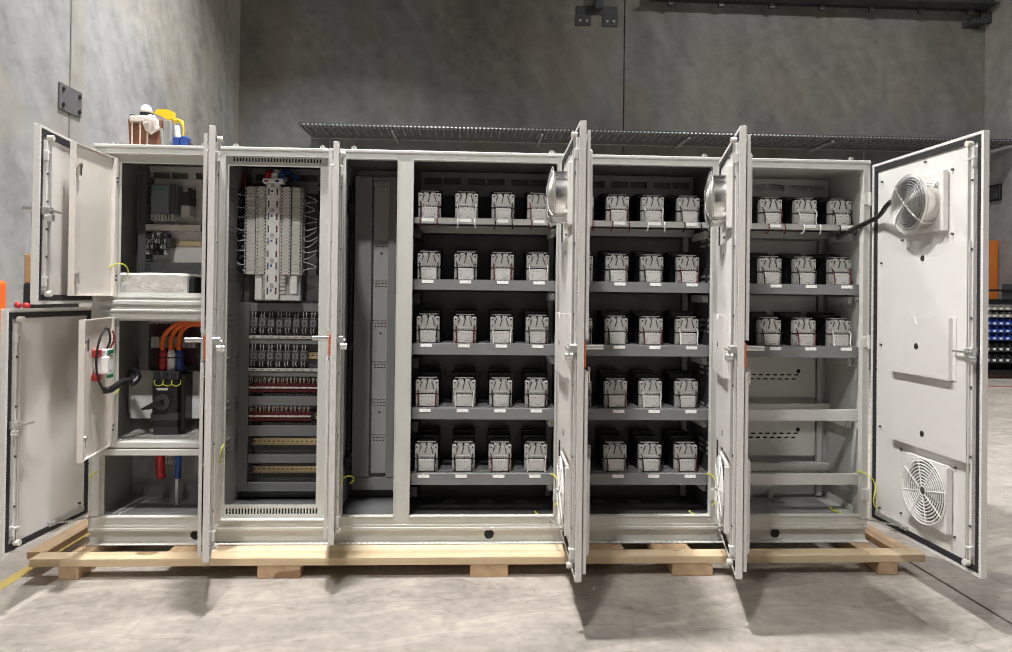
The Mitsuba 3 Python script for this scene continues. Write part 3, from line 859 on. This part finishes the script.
put(c, 'upper_floor', B().box(.014, .588, .034, .42, 1.238, 1.244), 'paint_inner')
put(c, 'partition', B().box(.014, .588, .034, .42, 1.12, 1.126), 'paint_inner')
# upper compartment: cream plate with the drive, breaker, label strip, terminals
put(c, 'mounting_plate', B().box(.12, .40, .385, .389, 1.43, 1.896, .001), 'paint_plate', 'cream mounting plate')
put(c, 'side_duct', B().box(.062, .104, .34, .385, 1.25, 1.93, .002), 'duct_dark')
b = B()
for i in range(40):
    z = 1.26 + i * .016
    b.box(.104, .126, .345, .384, z, z + .008)
put(c, 'duct_finger', b, 'duct_dark', kind='stuff')
put(c, 'dark_band', B().box(.10, .42, .35, .385, 1.36, 1.43, .002), 'duct_dark')
k = thing('motor_drive', 'dark grey drive unit with a small dark display on the cream plate', 'drive')
put(k, 'housing', B().box(.150, .246, .29, .385, 1.69, 1.848, .004).box(.246, .282, .30, .385, 1.685, 1.855, .004), 'meter_grey')
put(k, 'display', B().box(.17, .225, .288, .29, 1.822, 1.832), 'green')
put(k, 'side_cover', B().box(.247, .28, .296, .30, 1.69, 1.85, .002), 'dark_grey')
b = B()
for i in range(7):
    b.box(.152 + i * .018, .162 + i * .018, .29, .34, 1.655, 1.69, .002)
put(k, 'terminal', b, 'contactor_grey', kind='stuff')
k = thing('small_breaker', 'small black breaker with grey lower half, right of the dark drive unit', 'breaker')
put(k, 'top_half', B().box(.305, .355, .31, .385, 1.74, 1.815, .003).box(.343, .356, .30, .385, 1.81, 1.835, .002), 'black')
put(k, 'bottom_half', B().box(.305, .355, .305, .385, 1.68, 1.74, .003), 'contactor_grey')
put(c, 'label_rail', B().box(.103, .40, .335, .385, 1.603, 1.638, .002), 'paint_plate')
k = thing('control_terminals', 'cluster of grey and black wiring terminals below the label rail in the left cabinet', 'terminals')
random.seed(4)
b, b2 = B(), B()
for i in range(6):
    for j in range(4):
        x, z = .112 + i * .019, 1.47 + j * .031
        (b if random.random() < .6 else b2).box(x, x + .016, .32 + .03 * random.random(), .385, z, z + .026, .002)
put(k, 'block', b, 'contactor_grey', kind='stuff')
put(k, 'block', b2, 'dark_grey', kind='stuff')
b = B()
for i in range(14):
    x = .115 + .11 * random.random()
    b.tube([(x, .32, 1.47 + .05 * random.random()), (x + .01, .295, 1.53), (x + .02 * random.random(), .325, 1.58)], .002, 5, 8)
put(k, 'wire', b, 'black', kind='stuff', smooth=True)
put(k, 'plug', B().box(.222, .25, .31, .385, 1.51, 1.56, .004), 'dark_grey')
put(c, 'mounting_rail', B().box(.25, .40, .375, .383, 1.523, 1.551, .002), 'brass', 'yellowish mounting rail')
k = thing('wrapped_box', 'long box wrapped in silvery film on the floor of the upper left compartment', 'box')
m = cbox_mesh(.078, .438, .06, .30, 1.2455, 1.362, .012)
m = m.subdivide_to_size(.02)
v = np.array(m.vertices)
import meshkit
v[:, 1] += .012 * (np.array(meshkit.fbm(v * 14.0)) - .5) * (v[:, 2] > 1.25)
v[:, 2] += .010 * (np.array(meshkit.fbm(v * 11.0 + 5)) - .5) * (v[:, 2] > 1.30)
put(k, 'film', B().add(trimesh.Trimesh(v, m.faces, process=False)), 'wrap_film', smooth=35)
put(k, 'end_block', B().box(.44, .468, .09, .28, 1.2455, 1.345, .003), 'black')
# lower compartment
put(c, 'terminal_backboard', B().box(.125, .42, .36, .365, .86, 1.126), 'dark_grey')
put(c, 'side_duct', B().box(.08, .128, .34, .385, .82, 1.126, .002), 'duct')
put(c, 'duct_cover', B().box(.128, .42, .34, .36, 1.09, 1.115, .002), 'contactor_grey')
k = thing('supply_terminals', 'row of grey supply terminals with dark wires behind the orange cables', 'terminals')
b, b2 = B(), B()
for i in range(10):
    x = .15 + i * .024
    b.box(x, x + .02, .32, .36, .96, 1.02, .002)
    b2.tube([(x + .01, .335, 1.02), (x + .012, .33, 1.06), (x + .01, .345, 1.10)], .004, 6, 8)
    b2.tube([(x + .01, .335, .96), (x + .006, .33, .92), (x + .01, .345, .87)], .004, 6, 8)
put(k, 'block', b, 'contactor_grey', kind='stuff')
put(k, 'wire', b2, 'red_dark', kind='stuff', smooth=True)
put(c, 'lower_back_plate', B().box(.03, .50, .333, .337, .60, .835, .001), 'paint')
put(c, 'white_screen', B().box(.045, .50, .325, .329, .575, .70, .001), 'label_white', 'white insulating screen')
SHIFT_X = .026
k = thing('main_breaker', 'large black moulded main circuit breaker with rotary handle under the orange cables', 'breaker')
put(k, 'body', B().box(.188, .322, .20, .32, .555, .80, .005).box(.322, .348, .23, .33, .508, .83, .004), 'black')
put(k, 'terminal_hood', B().box(.190, .322, .20, .32, .80, .845, .003), 'dark_grey')
for i in range(3):
    put(k, 'hood_tooth', B().box(.20 + i * .043, .228 + i * .043, .194, .20, .803, .842, .002), 'black_soft')
put(k, 'rotary_dial', B().cyl((.246, .20, .685), (.246, .178, .685), .042, 28), 'dark_grey', smooth=30)
put(k, 'rotary_handle', B().add(poly_plate(sg.Polygon([(.255, .70), (.262, .675), (.21, .655), (.165, .648), (.155, .655), (.205, .685)]), [], .150, .178)), 'black')
put(k, 'name_strip', B().box(.212, .270, .1985, .2, .745, .757), 'label_white')
put(k, 'lower_block', B().box(.183, .325, .195, .30, .585, .625, .004).box(.192, .318, .21, .31, .51, .56, .003), 'dark_grey')
b = B()
for i in range(3):
    x = .205 + i * .045
    b.tube([(x, .195, .80), (x + .01, .18, .775), (x + .03, .18, .772), (x + .042, .195, .80)], .0025, 6, 12)
put(k, 'yellow_loop', b, 'yellow_green', smooth=True)
SHIFT_X = 0.0
for i, (m, nm) in enumerate((('red', 'red'), ('white', 'white'), ('blue', 'blue'))):
    x = .246 + i * .043
    k = thing('orange_power_cable', f'thick orange power cable ending in a {nm} sleeve above the main breaker', 'cable')
    put(k, 'cable', B().tube([(x, .25, .95), (x - .002, .25, 1.01), (x + .03 - i * .006, .25, 1.065), (x + .09 - i * .018, .25, 1.09 + .006 * (2 - i)), (.43, .25, 1.10 + .007 * (1 - i)), (.56, .25, 1.105 + .007 * (1 - i))], .0125, 10, 36), 'orange', smooth=True)
    put(k, 'sleeve', B().tube([(x, .25, .955), (x + .002, .25, .93), (x + .004, .25, .86), (x + .004, .25, .835)], [.0135, .021, .022, .018], 12), m, f'{nm} heat-shrink sleeve', smooth=True)
    put(k, 'tie', B().cyl((x + .003, .25, .912), (x + .003, .25, .918), .0235, 12), 'black')
for i, (x, m, nm) in enumerate(((.243, 'red', 'red'), (.335, 'blue', 'blue'))):
    k = thing('cable_tail', f'short {nm} sleeved cable tail hanging under the shelf in the bottom left compartment', 'cable')
    put(k, 'sleeve', B().tube([(x, .25, .445), (x - .003 + .004 * i, .25, .36), (x + .004 - .006 * i, .25, .27)], .023 - .007 * i, 12, 10), m, smooth=True)
    put(k, 'stub', B().cyl((x, .25, .44), (x, .25, .53), .013, 12), 'black', smooth=30)
put(c, 'hanging_bar', B().box(.322, .338, .245, .255, .12, .27, .001), 'paint')
b = B()
for i in range(5):
    for j in range(3):
        b.box(.165 + i * .014, .173 + i * .014, DEP - .004, DEP - .001, .30 + j * .035, .325 + j * .035)
put(c, 'rear_louvre', b, 'contactor_light', kind='stuff')
b = B()
random.seed(9)
for i in range(22):
    t = i / 21
    x, y = .075 + .06 * t + .012 * random.random(), .05 + .33 * t
    b.box(x, x + .008, y, y + .02, .118, .121 + .004 * random.random())
put(c, 'floor_debris', b, 'contactor_light', kind='stuff')
put(c, 'floor_angle', B().box(.062, .085, .03, .40, .118, .124, .002), 'paint')
# control unit on the inner lower door
k = thing('control_module', 'white control module with red terminals and wire loop on the inner lower left door', 'module')
D = lambda: B(MI)
put(k, 'housing', D().box(.10, .20, .0, .045, .855, .985, .004), 'white')
put(k, 'face_label', D().box(.115, .19, .045, .047, .885, .955), 'label_white')
put(k, 'terminal_block', D().box(.20, .25, .0, .028, .955, .99, .003), 'red')
put(k, 'terminal_block', D().box(.20, .25, .0, .028, .845, .875, .003), 'red')
put(k, 'connector', D().box(.115, .185, .044, .052, .965, .985, .002).box(.115, .185, .044, .052, .85, .868, .002), 'green')
put(k, 'side_block', D().box(.19, .225, .0, .06, .875, .955, .004), 'label_white')
put(k, 'wire_loop', D().tube([(.15, .03, .99), (.17, .05, 1.06), (.22, .05, 1.09), (.275, .04, 1.03), (.29, .035, .94), (.28, .04, .86), (.23, .05, .80), (.17, .05, .795)], .0055, 8, 32), 'black', smooth=True)
put(k, 'red_wire', D().tube([(.135, .04, .99), (.145, .06, 1.04), (.175, .062, 1.075)], .004, 6, 12), 'red', smooth=True)
put(k, 'cable', B(MI).tube([(.20, .045, .795), (.14, .06, .80), (.08, .07, .815), (.02, .10, .82)], .016, 10, 20), 'black', smooth=True)
put(c, 'door_cable', B().tube([(.19, .02, .80), (.205, .06, .835), (.17, .10, .86), (.12, .16, .84), (.085, .22, .80)], .016, 10, 24), 'black', 'black corrugated cable', smooth=True)

# ------------------------------------------------------------------ second cabinet: breaker column, relays, terminals
c = CAB[1]
esc = poly_plate(sg.box(.642, .122, 1.175, 1.966), [sg.box(.656, .19, 1.115, 1.912)] +
                 [sg.box(x, .143, x + .009, .172) for x in np.arange(.665, 1.13, .0155)] + [sg.box(x, 1.935, x + .009, 1.955) for x in np.arange(.675, 1.12, .0155)], .03, .034)
put(c, 'vented_surround', B().add(esc), 'paint')
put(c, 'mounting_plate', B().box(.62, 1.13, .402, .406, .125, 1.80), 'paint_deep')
put(c, 'slot_shade', B().box(.655, 1.14, .036, .04, .139, .176), 'black_soft')  # black strip added behind the slots, paints the shade of the interior
put(c, 'slot_shade', B().box(.665, 1.13, .036, .04, 1.931, 1.959), 'black_soft')  # same painted shade behind the upper slots
k = thing('breaker_board', 'tall white distribution board with two columns of breakers in the second cabinet', 'breaker board')
put(k, 'busbar_cover', B().box(.782, .853, .24, .26, 1.23, 1.856, .004), 'white')
put(k, 'chassis', B().box(.715, .958, .30, .34, 1.226, 1.37, .003).box(.70, .93, .30, .34, 1.365, 1.845), 'zinc_dull')
put(k, 'lower_rail', B().box(.718, .755, .27, .30, 1.228, 1.366, .004), 'white')
put(k, 'lower_rail', B().box(.905, .945, .27, .30, 1.262, 1.366, .004), 'white')
for i in range(9):
    z = 1.26 + i * .067
    put(k, 'busbar_slot', B().box(.792, .799, .238, .24, z, z + .036), 'dark_grey')
    put(k, 'busbar_slot', B().box(.836, .844, .238, .24, z, z + .036), 'red_dark')
    if i % 2 == 0:
        put(k, 'cover_screw', B().cyl((.818, .232, z + .05), (.818, .24, z + .05), .011, 12), 'contactor_grey', smooth=30)
        put(k, 'phase_mark', B().box(.808, .818, .2385, .24, z + .015, z + .027), 'blue')
NB = 26
hb = (1.845 - 1.368) / NB
proto = {}
for s in (-1, 1):
    b = B()
    xo = [(.783 - .018, .783), (.725, .783 - .018), (.662, .725)] if s < 0 else [(.852, .872), (.872, .912), (.912, .970)]
    (a0, a1), (b0, b1), (c0, c1) = xo
    b.box(a0, a1, .26, .33, 0, hb - .0015, .001).box(b0, b1, .252, .33, 0, hb - .0015, .001).box(c0, c1, .262, .33, 0, hb - .0015, .001)
    t = B()
    for xx in ((c0 + .006, b0 + .008) if s < 0 else (c1 - .010, b1 - .010)):
        t.box(xx, xx + .006, .2505, .263, hb * .35, hb * .72)
    t.box((a0 + a1) / 2 - .003, (a0 + a1) / 2 + .003, .2575, .26, hb * .3, hb * .75)
    t.box(b0 - .003 if s < 0 else b1 - .002, b0 + .001 if s < 0 else b1 + .003, .2515, .262, 0, hb)
    mb, mt = b.mesh(), t.mesh()
    proto[s] = mikit.ply(mb, 'cream'), mikit.ply(mt, 'dark_grey')
for s in (-1, 1):
    for i in range(NB):
        tw = T4().translate([0, 0, 1.368 + i * hb + ZO])
        kk = numbered(k + '__breaker')
        scene[kk] = {**proto[s][0], 'to_world': tw}
        kt = numbered(kk + '__toggle')
        scene[kt] = {**proto[s][1], 'to_world': tw}
        labels[kt] = {'kind': 'stuff'}
for i in range(5):
    z = 1.262 + i * .021
    put(k, 'spare_way', B().box(.762, .782, .262, .30, z, z + .016, .001), 'cream')
    put(k, 'spare_way', B().box(.854, .882, .262, .30, z, z + .016, .001), 'cream')
put(k, 'end_unit', B().box(.86, .965, .255, .30, 1.228, 1.256, .002), 'contactor_light')
put(k, 'supply_cover', B().box(.765, .873, .225, .28, 1.858, 1.884, .003), 'white')
put(k, 'phase_mark', B().box(.776, .796, .2235, .225, 1.864, 1.875), 'red')
put(k, 'phase_mark', B().box(.832, .852, .2235, .225, 1.864, 1.875), 'blue')
for i, (x, m, nm) in enumerate(((.787, 'red', 'red'), (.824, 'white', 'white'), (.861, 'blue', 'blue'))):
    b = B().tube([(x, .25, 1.884), (x, .25, 1.90), (x + .003 * i, .255, 1.925), (x + .012 * i, .30, 1.935), (x + .03 * i, .37, 1.90)], [.016, .018, .014, .012, .010], 10)
    for z in (1.893, 1.91):
        b.cyl((x, .25, z - .004), (x, .25, z + .004), .02, 12)
    put(k, 'supply_lead', b, m, f'{nm} sleeved supply lead', smooth=True)
random.seed(2)
for side in (-1, 1):
    b, bk = B(), B()
    for i in range(7):
        z = 1.80 - i * .062 + .02 * random.random()
        xe = .662 if side < 0 else .970
        o = .05 + .04 * random.random()
        b.tube([(xe, .30, z), (xe + side * o * .6, .29, z - .01), (xe + side * o, .30, z + .02 - .05 * random.random()), (xe + side * o * .5, .31, z - .035), (xe, .30, z - .05)], .0022, 5, 14)
    for i in range(10):
        z = 1.38 + i * .045
        xe = 1.05 if side > 0 else .635
        bk.tube([(xe, .33, z), (xe + .02 * side * random.random(), .30, z + .03), (xe + .03, .32, z + .05), (xe - .01, .34, z + .09)], .012, 8, 14)
    put(k, 'white_wire', b, 'white', smooth=True, kind='stuff')
    put(k, 'black_wire', bk, 'black_soft', smooth=True, kind='stuff')
put(k, 'red_cable', B().tube([(.635, .33, 1.90), (.645, .31, 1.84), (.68, .31, 1.85), (.74, .34, 1.86)], .008, 8, 20).tube([(.63, .34, 1.93), (.64, .33, 1.88), (.635, .33, 1.80)], .011, 8, 14), 'red_dark', smooth=True)

# wiring ducts with lattice fingers
RX_A, RX_B = .602, 1.115


def duct(x0, x1, z0, z1, label):
    k = thing('wiring_duct', label, 'duct')
    put(k, 'cover', B().box(x0, x1, .345, .352, z0, z1, .002), 'duct')
    put(k, 'channel', B().box(x0 + .004, x1 - .004, .352, .402, z0 + .004, z1 - .004), 'duct_dark')
    b = B()
    if x1 - x0 > z1 - z0:
        for x in np.arange(x0 + .075, x1 - .01, .014):
            for z, s in ((z1, 1), (z0, -1)):
                b.box(x, x + .006, .352, .40, min(z, z + s * .014), max(z, z + s * .014))
    else:
        for z in np.arange(z0 + .02, z1, .014):
            b.box(x1, x1 + .022, .352, .40, z, z + .006)
    put(k, 'duct_finger', b, 'duct_dark', kind='stuff')


duct(RX_A, .669, .170, 1.215, 'tall dark grey vertical wiring duct beside the relays in the second cabinet')
DN = ['above the upper relay row', 'under the upper relay row', 'above the upper row of red terminals', 'between the two rows of red terminals', 'above the upper empty mounting rail', 'between the two empty mounting rails', 'at the bottom below the empty rails']
for (z0, z1), nm in zip(((1.165, 1.212), (.985, 1.014), (.805, .834), (.645, .697), (.476, .536), (.327, .375), (.170, .220)), DN):
    duct(.671, RX_B, z0, z1, f'horizontal grey wiring duct {nm}')
for z, nm in ((1.024, 'upper'), (.844, 'lower')):
    k = thing('label_rail', f'white label strip under the {nm} relay row', 'strip')
    put(k, 'strip', B().box(.671, RX_B, .335, .344, z - .008, z + .008, .001), 'paint_plate')
    b = B()
    for i in range(9):
        b.box(.69 + i * .045, .71 + i * .045, .3345, .335, z - .002, z + .002)
    put(k, 'mark', b, 'dark_grey', kind='stuff')


def relay(x, z, label, grp):
    k = thing('relay', label, 'relay', grp)
    put(k, 'body', B().box(x, x + .036, .335, .395, z, z + .055, .003), 'relay_grey')
    put(k, 'button', B().box(x + .013, x + .023, .3335, .335, z + .020, z + .032), 'dark_grey')
    b = B()
    for i in range(3):
        for zz in (z + .004, z + .045):
            b.box(x + .004 + i * .011, x + .010 + i * .011, .334, .335, zz, zz + .006)
    put(k, 'terminal', b, 'black', kind='stuff')
    w = B()
    for i in range(2):
        xx = x + .008 + i * .016
        w.tube([(xx, .345, z + .055), (xx + .003, .34, z + .07), (xx, .35, z + .088)], .0022, 5, 6)
        w.tube([(xx, .345, z), (xx - .003, .34, z - .015), (xx, .35, z - .032)], .0022, 5, 6)
    put(k, 'wire', w, 'contactor_light', smooth=True, kind='stuff')


NTH = ['first', 'second', 'third', 'fourth', 'fifth', 'sixth', 'seventh', 'eighth', 'ninth', 'tenth']
for i in range(9):
    relay(.678 + i * .0462, 1.075, f'small dark grey relay, {NTH[i]} from the left in the upper relay row', 'relays in the upper row')
for i in range(7):
    relay(.678 + i * .0455, .893, f'small dark grey relay, {NTH[i]} from the left in the lower relay row', 'relays in the lower row')


def din(z, label, x0=.671):
    k = thing('mounting_rail', label, 'rail')
    put(k, 'profile', B().box(x0, RX_B, .385, .40, z - .012, z + .012, .001).box(x0, RX_B, .378, .385, z - .018, z - .013).box(x0, RX_B, .378, .385, z + .013, z + .018), 'brass')
    b = B()
    for x in np.arange(x0 + .02, RX_B - .01, .026):
        b.box(x, x + .013, .3845, .385, z - .003, z + .003)
    put(k, 'slot', b, 'dark_grey', kind='stuff')


din(1.10, 'zinc mounting rail behind the upper relay row')
din(.92, 'zinc mounting rail behind the lower relay row')
din(.745, 'mounting rail behind the upper row of red terminals')
din(.585, 'mounting rail behind the lower row of red terminals')
din(.440, 'upper of the two empty yellowish mounting rails')
din(.285, 'lower of the two empty yellowish mounting rails')
for z, n, nm in ((.745, 52, 'upper'), (.587, 42, 'lower')):
    k = thing('terminal_row', f'{nm} row of dark red terminal blocks with a pale strip', 'terminals')
    b, w = B(), B()
    random.seed(int(z * 1000))
    for i in range(n):
        x = .678 + i * .0080
        b.box(x, x + .0068, .345, .395, z - .026, z + .022, .001)
        if i % 3 != 2:
            w.tube([(x + .003, .355, z + .02), (x + .003 + .004 * (random.random() - .5), .348, z + .04), (x + .003, .36, z + .058)], .0018, 5, 6)
    put(k, 'terminal', b, 'red_dark', kind='stuff')
    put(k, 'wire', w, 'strap', kind='stuff', smooth=True)
    put(k, 'marker_strip', B().box(.676, .678 + n * .008, .338, .345, z - .005, z + .004, .001), 'cream')
    put(k, 'end_clamp', B().box(.68 + n * .008, .69 + n * .008, .34, .395, z - .03, z + .025, .002), 'black')

# ------------------------------------------------------------------ narrow empty bay of the wide cabinet
c = CAB[2]
put(c, 'bay_divider', B().box(1.546, 1.560, .014, DEP, .118, 1.972), 'paint_deep')
put(c, 'blank_column', B().box(1.237, 1.332, .36, .40, .245, 1.93, .003), 'column_grey')
put(c, 'blank_column', B().box(1.425, 1.47, .36, .40, .245, 1.93, .003), 'column_grey')
put(c, 'blank_plate', B().box(1.237, 1.54, .365, .40, .172, .242, .003), 'column_grey')
put(c, 'blank_plate', B().box(1.332, 1.425, .372, .40, 1.91, 1.93, .003), 'column_grey')
zs = [.262, .477, .674, .887, 1.118, 1.343, 1.568, 1.906]
for i in range(7):
    z0, z1 = zs[i], zs[i + 1]
    hs = [sg.box(1.35 + q * .018, z1 - .018 - dz, 1.362 + q * .018, z1 - .012 - dz) for q in range(4) for dz in (0, .016)]
    if i in (1, 3, 5):
        hs.append(circ(1.385, z1 - .07, .007, 4))
    put(c, 'perforated_plate', B().add(poly_plate(sg.box(1.334, z0 + .002, 1.424, z1 - .002), hs, .384, .388)), 'blank_grey')
b = B()
for z in np.arange(.26, 1.88, .014):
    b.box(1.332, 1.340, .365, .384, z, z + .007)
for x in np.arange(1.34, 1.42, .012):
    b.box(x, x + .006, .365, .384, .246, .262)
put(c, 'duct_finger', b, 'duct_dark', kind='stuff')
put(c, 'black_riser', B().box(1.216, 1.232, .30, .40, .25, 1.86, .003), 'black')
put(c, 'jamb_bracket', B().box(1.216, 1.238, .24, .40, 1.70, 1.76, .003).box(1.216, 1.238, .24, .40, .96, 1.0, .003).box(1.216, 1.238, .24, .40, .33, .38, .003), 'black')

# ------------------------------------------------------------------ earth wires


def earth(cab, pts, label='yellow-green earth wire'):
    put(cab, 'earth_wire', B().tube(pts, .0032, 6, 24), 'yellow_green', label, smooth=True)


def on_door(M, u, n, z):
    return (M @ np.array([u, n, z, 1]))[:3]


earth(CAB[4], [(3.935, .03, .355), (3.955, -.02, .365), (3.985, -.06, .33), on_door(M6, .075, .03, .25), on_door(M6, .07, .006, .20)])
earth(CAB[3], [(3.13, .03, .345), (3.15, -.02, .35), (3.165, -.06, .31), on_door(M5, .075, .03, .22)])
earth(CAB[2], [(2.315, .03, .345), (2.335, -.02, .345), (2.35, -.06, .30), on_door(M4, .075, .03, .22)])
earth(CAB[4], [(3.86, .10, .14), (3.90, .06, .125), (3.94, .03, .135), (3.96, .02, .15)])
earth(CAB[4], [(3.84, .12, .15), (3.88, .05, .128), (3.93, .035, .13)])
earth(CAB[3], [(3.06, .08, .14), (3.10, .05, .125), (3.14, .03, .14)])
earth(CAB[2], [(2.24, .08, .14), (2.27, .05, .125), (2.32, .03, .14)])
earth(CAB[0], [(.09, .0, 1.33), (.10, -.03, 1.38), (.135, .0, 1.405), (.15, .05, 1.38), (.12, .06, 1.32)])
earth(CAB[0], [(.075, -.01, .61), (.09, -.03, .68), (.11, .0, .74), (.12, .05, .77)])
earth(CAB[0], [(-.01, -.10, .20), (.0, -.08, .27), (.02, -.04, .34), (.05, .01, .37)])
earth(CAB[2], [(1.25, .0, .30), (1.27, -.02, .345), (1.30, .02, .335), (1.28, .06, .29)])
earth(CAB[1], [(.645, .0, .40), (.65, -.02, .46), (.655, .02, .5)])
# stay rods between door and sill
for i, M, x in ((2, M4, 2.31), (3, M5, 3.13), (4, M6, 3.93)):
    p = on_door(M, .27, .012, .18)
    put(CAB[i], 'stay_rod', B().cyl((x, .0, .125), tuple(p), .004, 6), 'zinc_dull', smooth=30)
p = on_door(M1b, .27, .012, .205)
put(CAB[0], 'stay_rod', B().cyl((.09, .0, .15), tuple(p), .004, 6), 'zinc_dull', smooth=30)

# ------------------------------------------------------------------ tools on top of the left cabinet (z = 2.0)
ZT = 2.002
SHIFT_X = .03   # the whole group of tools stands a little to the right of the numbers below
k = thing('tool_pouch', 'brown leather tool pouch with pale straps on top of the left cabinet', 'pouch')
m = cbox_mesh(.108, .262, .06, .17, ZT, ZT + .155, .012).subdivide_to_size(.025)
v = np.array(m.vertices)
v[:, 0] += np.where(v[:, 0] < .18, -.008, .006) * (v[:, 2] - ZT) / .15
v[:, 1] += .008 * np.sin(v[:, 0] * 60)
put(k, 'body', B().add(trimesh.Trimesh(v, m.faces, process=False)), 'leather', smooth=35)
for x in (.128, .168, .204):
    put(k, 'strap', B().box(x, x + .006, .045, .055, ZT + .002, ZT + .125, .002), 'strap')
put(k, 'flap', B().box(.118, .20, .042, .06, ZT + .125, ZT + .158, .006), 'rag')
put(k, 'side_fold', B().add(lathe_mesh([(0, 0), (.012, 0), (.014, .08), (.012, .175), (0, .18)], 12).apply_translation((.108, .10, ZT))), 'dark_grey', smooth=True)
k = thing('hard_hat', 'pale round cap with a black band lying on the brown tool pouch', 'cap')
m = lathe_mesh([(0, .046), (.014, .043), (.025, .032), (.030, .012), (.030, 0), (0, 0)], 20)
m.apply_translation((.172, .11, ZT + .185))
put(k, 'crown', B().add(m), 'cream', smooth=True)
put(k, 'band', B().cyl((.172, .11, ZT + .165), (.172, .11, ZT + .187), .0305, 20), 'black', smooth=30)
put(k, 'brim', B().cyl((.172, .11, ZT + .156), (.172, .11, ZT + .166), .044, 20), 'rag', smooth=30)
s = trimesh.creation.icosphere(3, .045)
v = np.array(s.vertices)
v *= (1 + .7 * (np.array(meshkit.fbm(v * 45.0 + 3)) - .5))[:, None]
v *= [.85, .6, 1.0]
single('crumpled_cloth', B().add(trimesh.Trimesh(v + [.228, .045, ZT + .115], s.faces, process=False)), 'rag', 'crumpled pale cloth hanging over the front of the brown tool pouch', 'cloth', smooth=50)
k = thing('sealant_gun', 'silver sealant gun with a big yellow handle standing beside the tool pouch', 'tool')
put(k, 'barrel', B().box(.268, .312, .08, .13, ZT, ZT + .15, .006), 'zinc')
put(k, 'side_rod', B().cyl((.276, .07, ZT), (.266, .07, ZT + .10), .008, 10), 'zinc')
put(k, 'handle', B().add(poly_plate(sg.Polygon([(.225, ZT + .185), (.24, ZT + .20), (.285, ZT + .200), (.31, ZT + .192), (.312, ZT + .158), (.285, ZT + .155), (.262, ZT + .172)]).buffer(.004), [], .085, .125)), 'yellow')
k = thing('spray_gun', 'white cylinder tool with a yellow hooked handle next to the sealant gun', 'tool')
put(k, 'barrel', B().cyl((.338, .11, ZT), (.328, .11, ZT + .125), .015, 14), 'white', smooth=30)
put(k, 'handle', B().tube([(.312, .11, ZT + .14), (.33, .11, ZT + .155), (.352, .11, ZT + .148), (.362, .11, ZT + .11), (.36, .11, ZT + .06)], [.008, .011, .010, .005, .004], 10, 0), 'yellow', smooth=True)
put(k, 'frame', B().box(.312, .322, .10, .12, ZT, ZT + .135, .002), 'zinc')
k = thing('blue_case', 'small blue soft case on the cabinet roof at the right end of the tools', 'case')
put(k, 'pocket', B().box(.330, .363, .05, .11, ZT, ZT + .058, .007), 'blue')
put(k, 'pocket', B().box(.366, .405, .05, .11, ZT, ZT + .062, .007), 'blue')
put(k, 'strap', B().add(poly_plate(sg.Polygon([(.406, ZT), (.445, ZT), (.438, ZT + .012), (.408, ZT + .04)]), [], .06, .10)), 'dark_grey')

SHIFT_X = 0.0
# ------------------------------------------------------------------ high-bay lamps
for i, (x, y, p, z) in enumerate(LAMPS):
    k = thing('high_bay_lamp', f'round high-bay lamp under the hall roof {LAMP_WHERE[i]}', 'lamp', 'high-bay lamps under the roof')
    prof = [(LAMP_R + .03, 0), (LAMP_R + .035, .02), (LAMP_R - .02, .10), (.10, .16), (.10, .28), (0, .28)]
    m = lathe_mesh(prof, 28)
    m.apply_translation((x, y, z))
    put(k, 'housing', B().add(m), 'lamp_housing', smooth=30, dz=False)
    put(k, 'hanging_rod', B().cyl((x, y, z + .27), (x, y, ZC), .01, 8), 'zinc_dull', dz=False)
    kk = numbered(k + '__diffuser')
    if p == 0:
        scene[kk] = mikit.ply(cyl_mesh((x, y, z + .03), (x, y, z + .034), LAMP_R - .03, 24), 'white')
        scene['reflector_beam'] = {'type': 'spot', 'to_world': T4().look_at(origin=[x, y, z - .01], target=[x, y, 0], up=[0, 1, 0]), 'cutoff_angle': 56.0, 'beam_width': 12.0,
                                   'intensity': rgb(*[SPOT_INTENSITY * q / 150 for q in LAMP_RADIANCE])}
        continue
    scene[kk] = {'type': 'disk', 'to_world': T4().translate([x, y, z - .002]) @ T4().rotate([1, 0, 0], 180) @ T4().scale([LAMP_R] * 3),
                 'emitter': {'type': 'area', 'radiance': rgb(*[c * p for c in LAMP_RADIANCE])}, 'bsdf': {'type': 'diffuse', 'reflectance': rgb(.8, .8, .8)}}
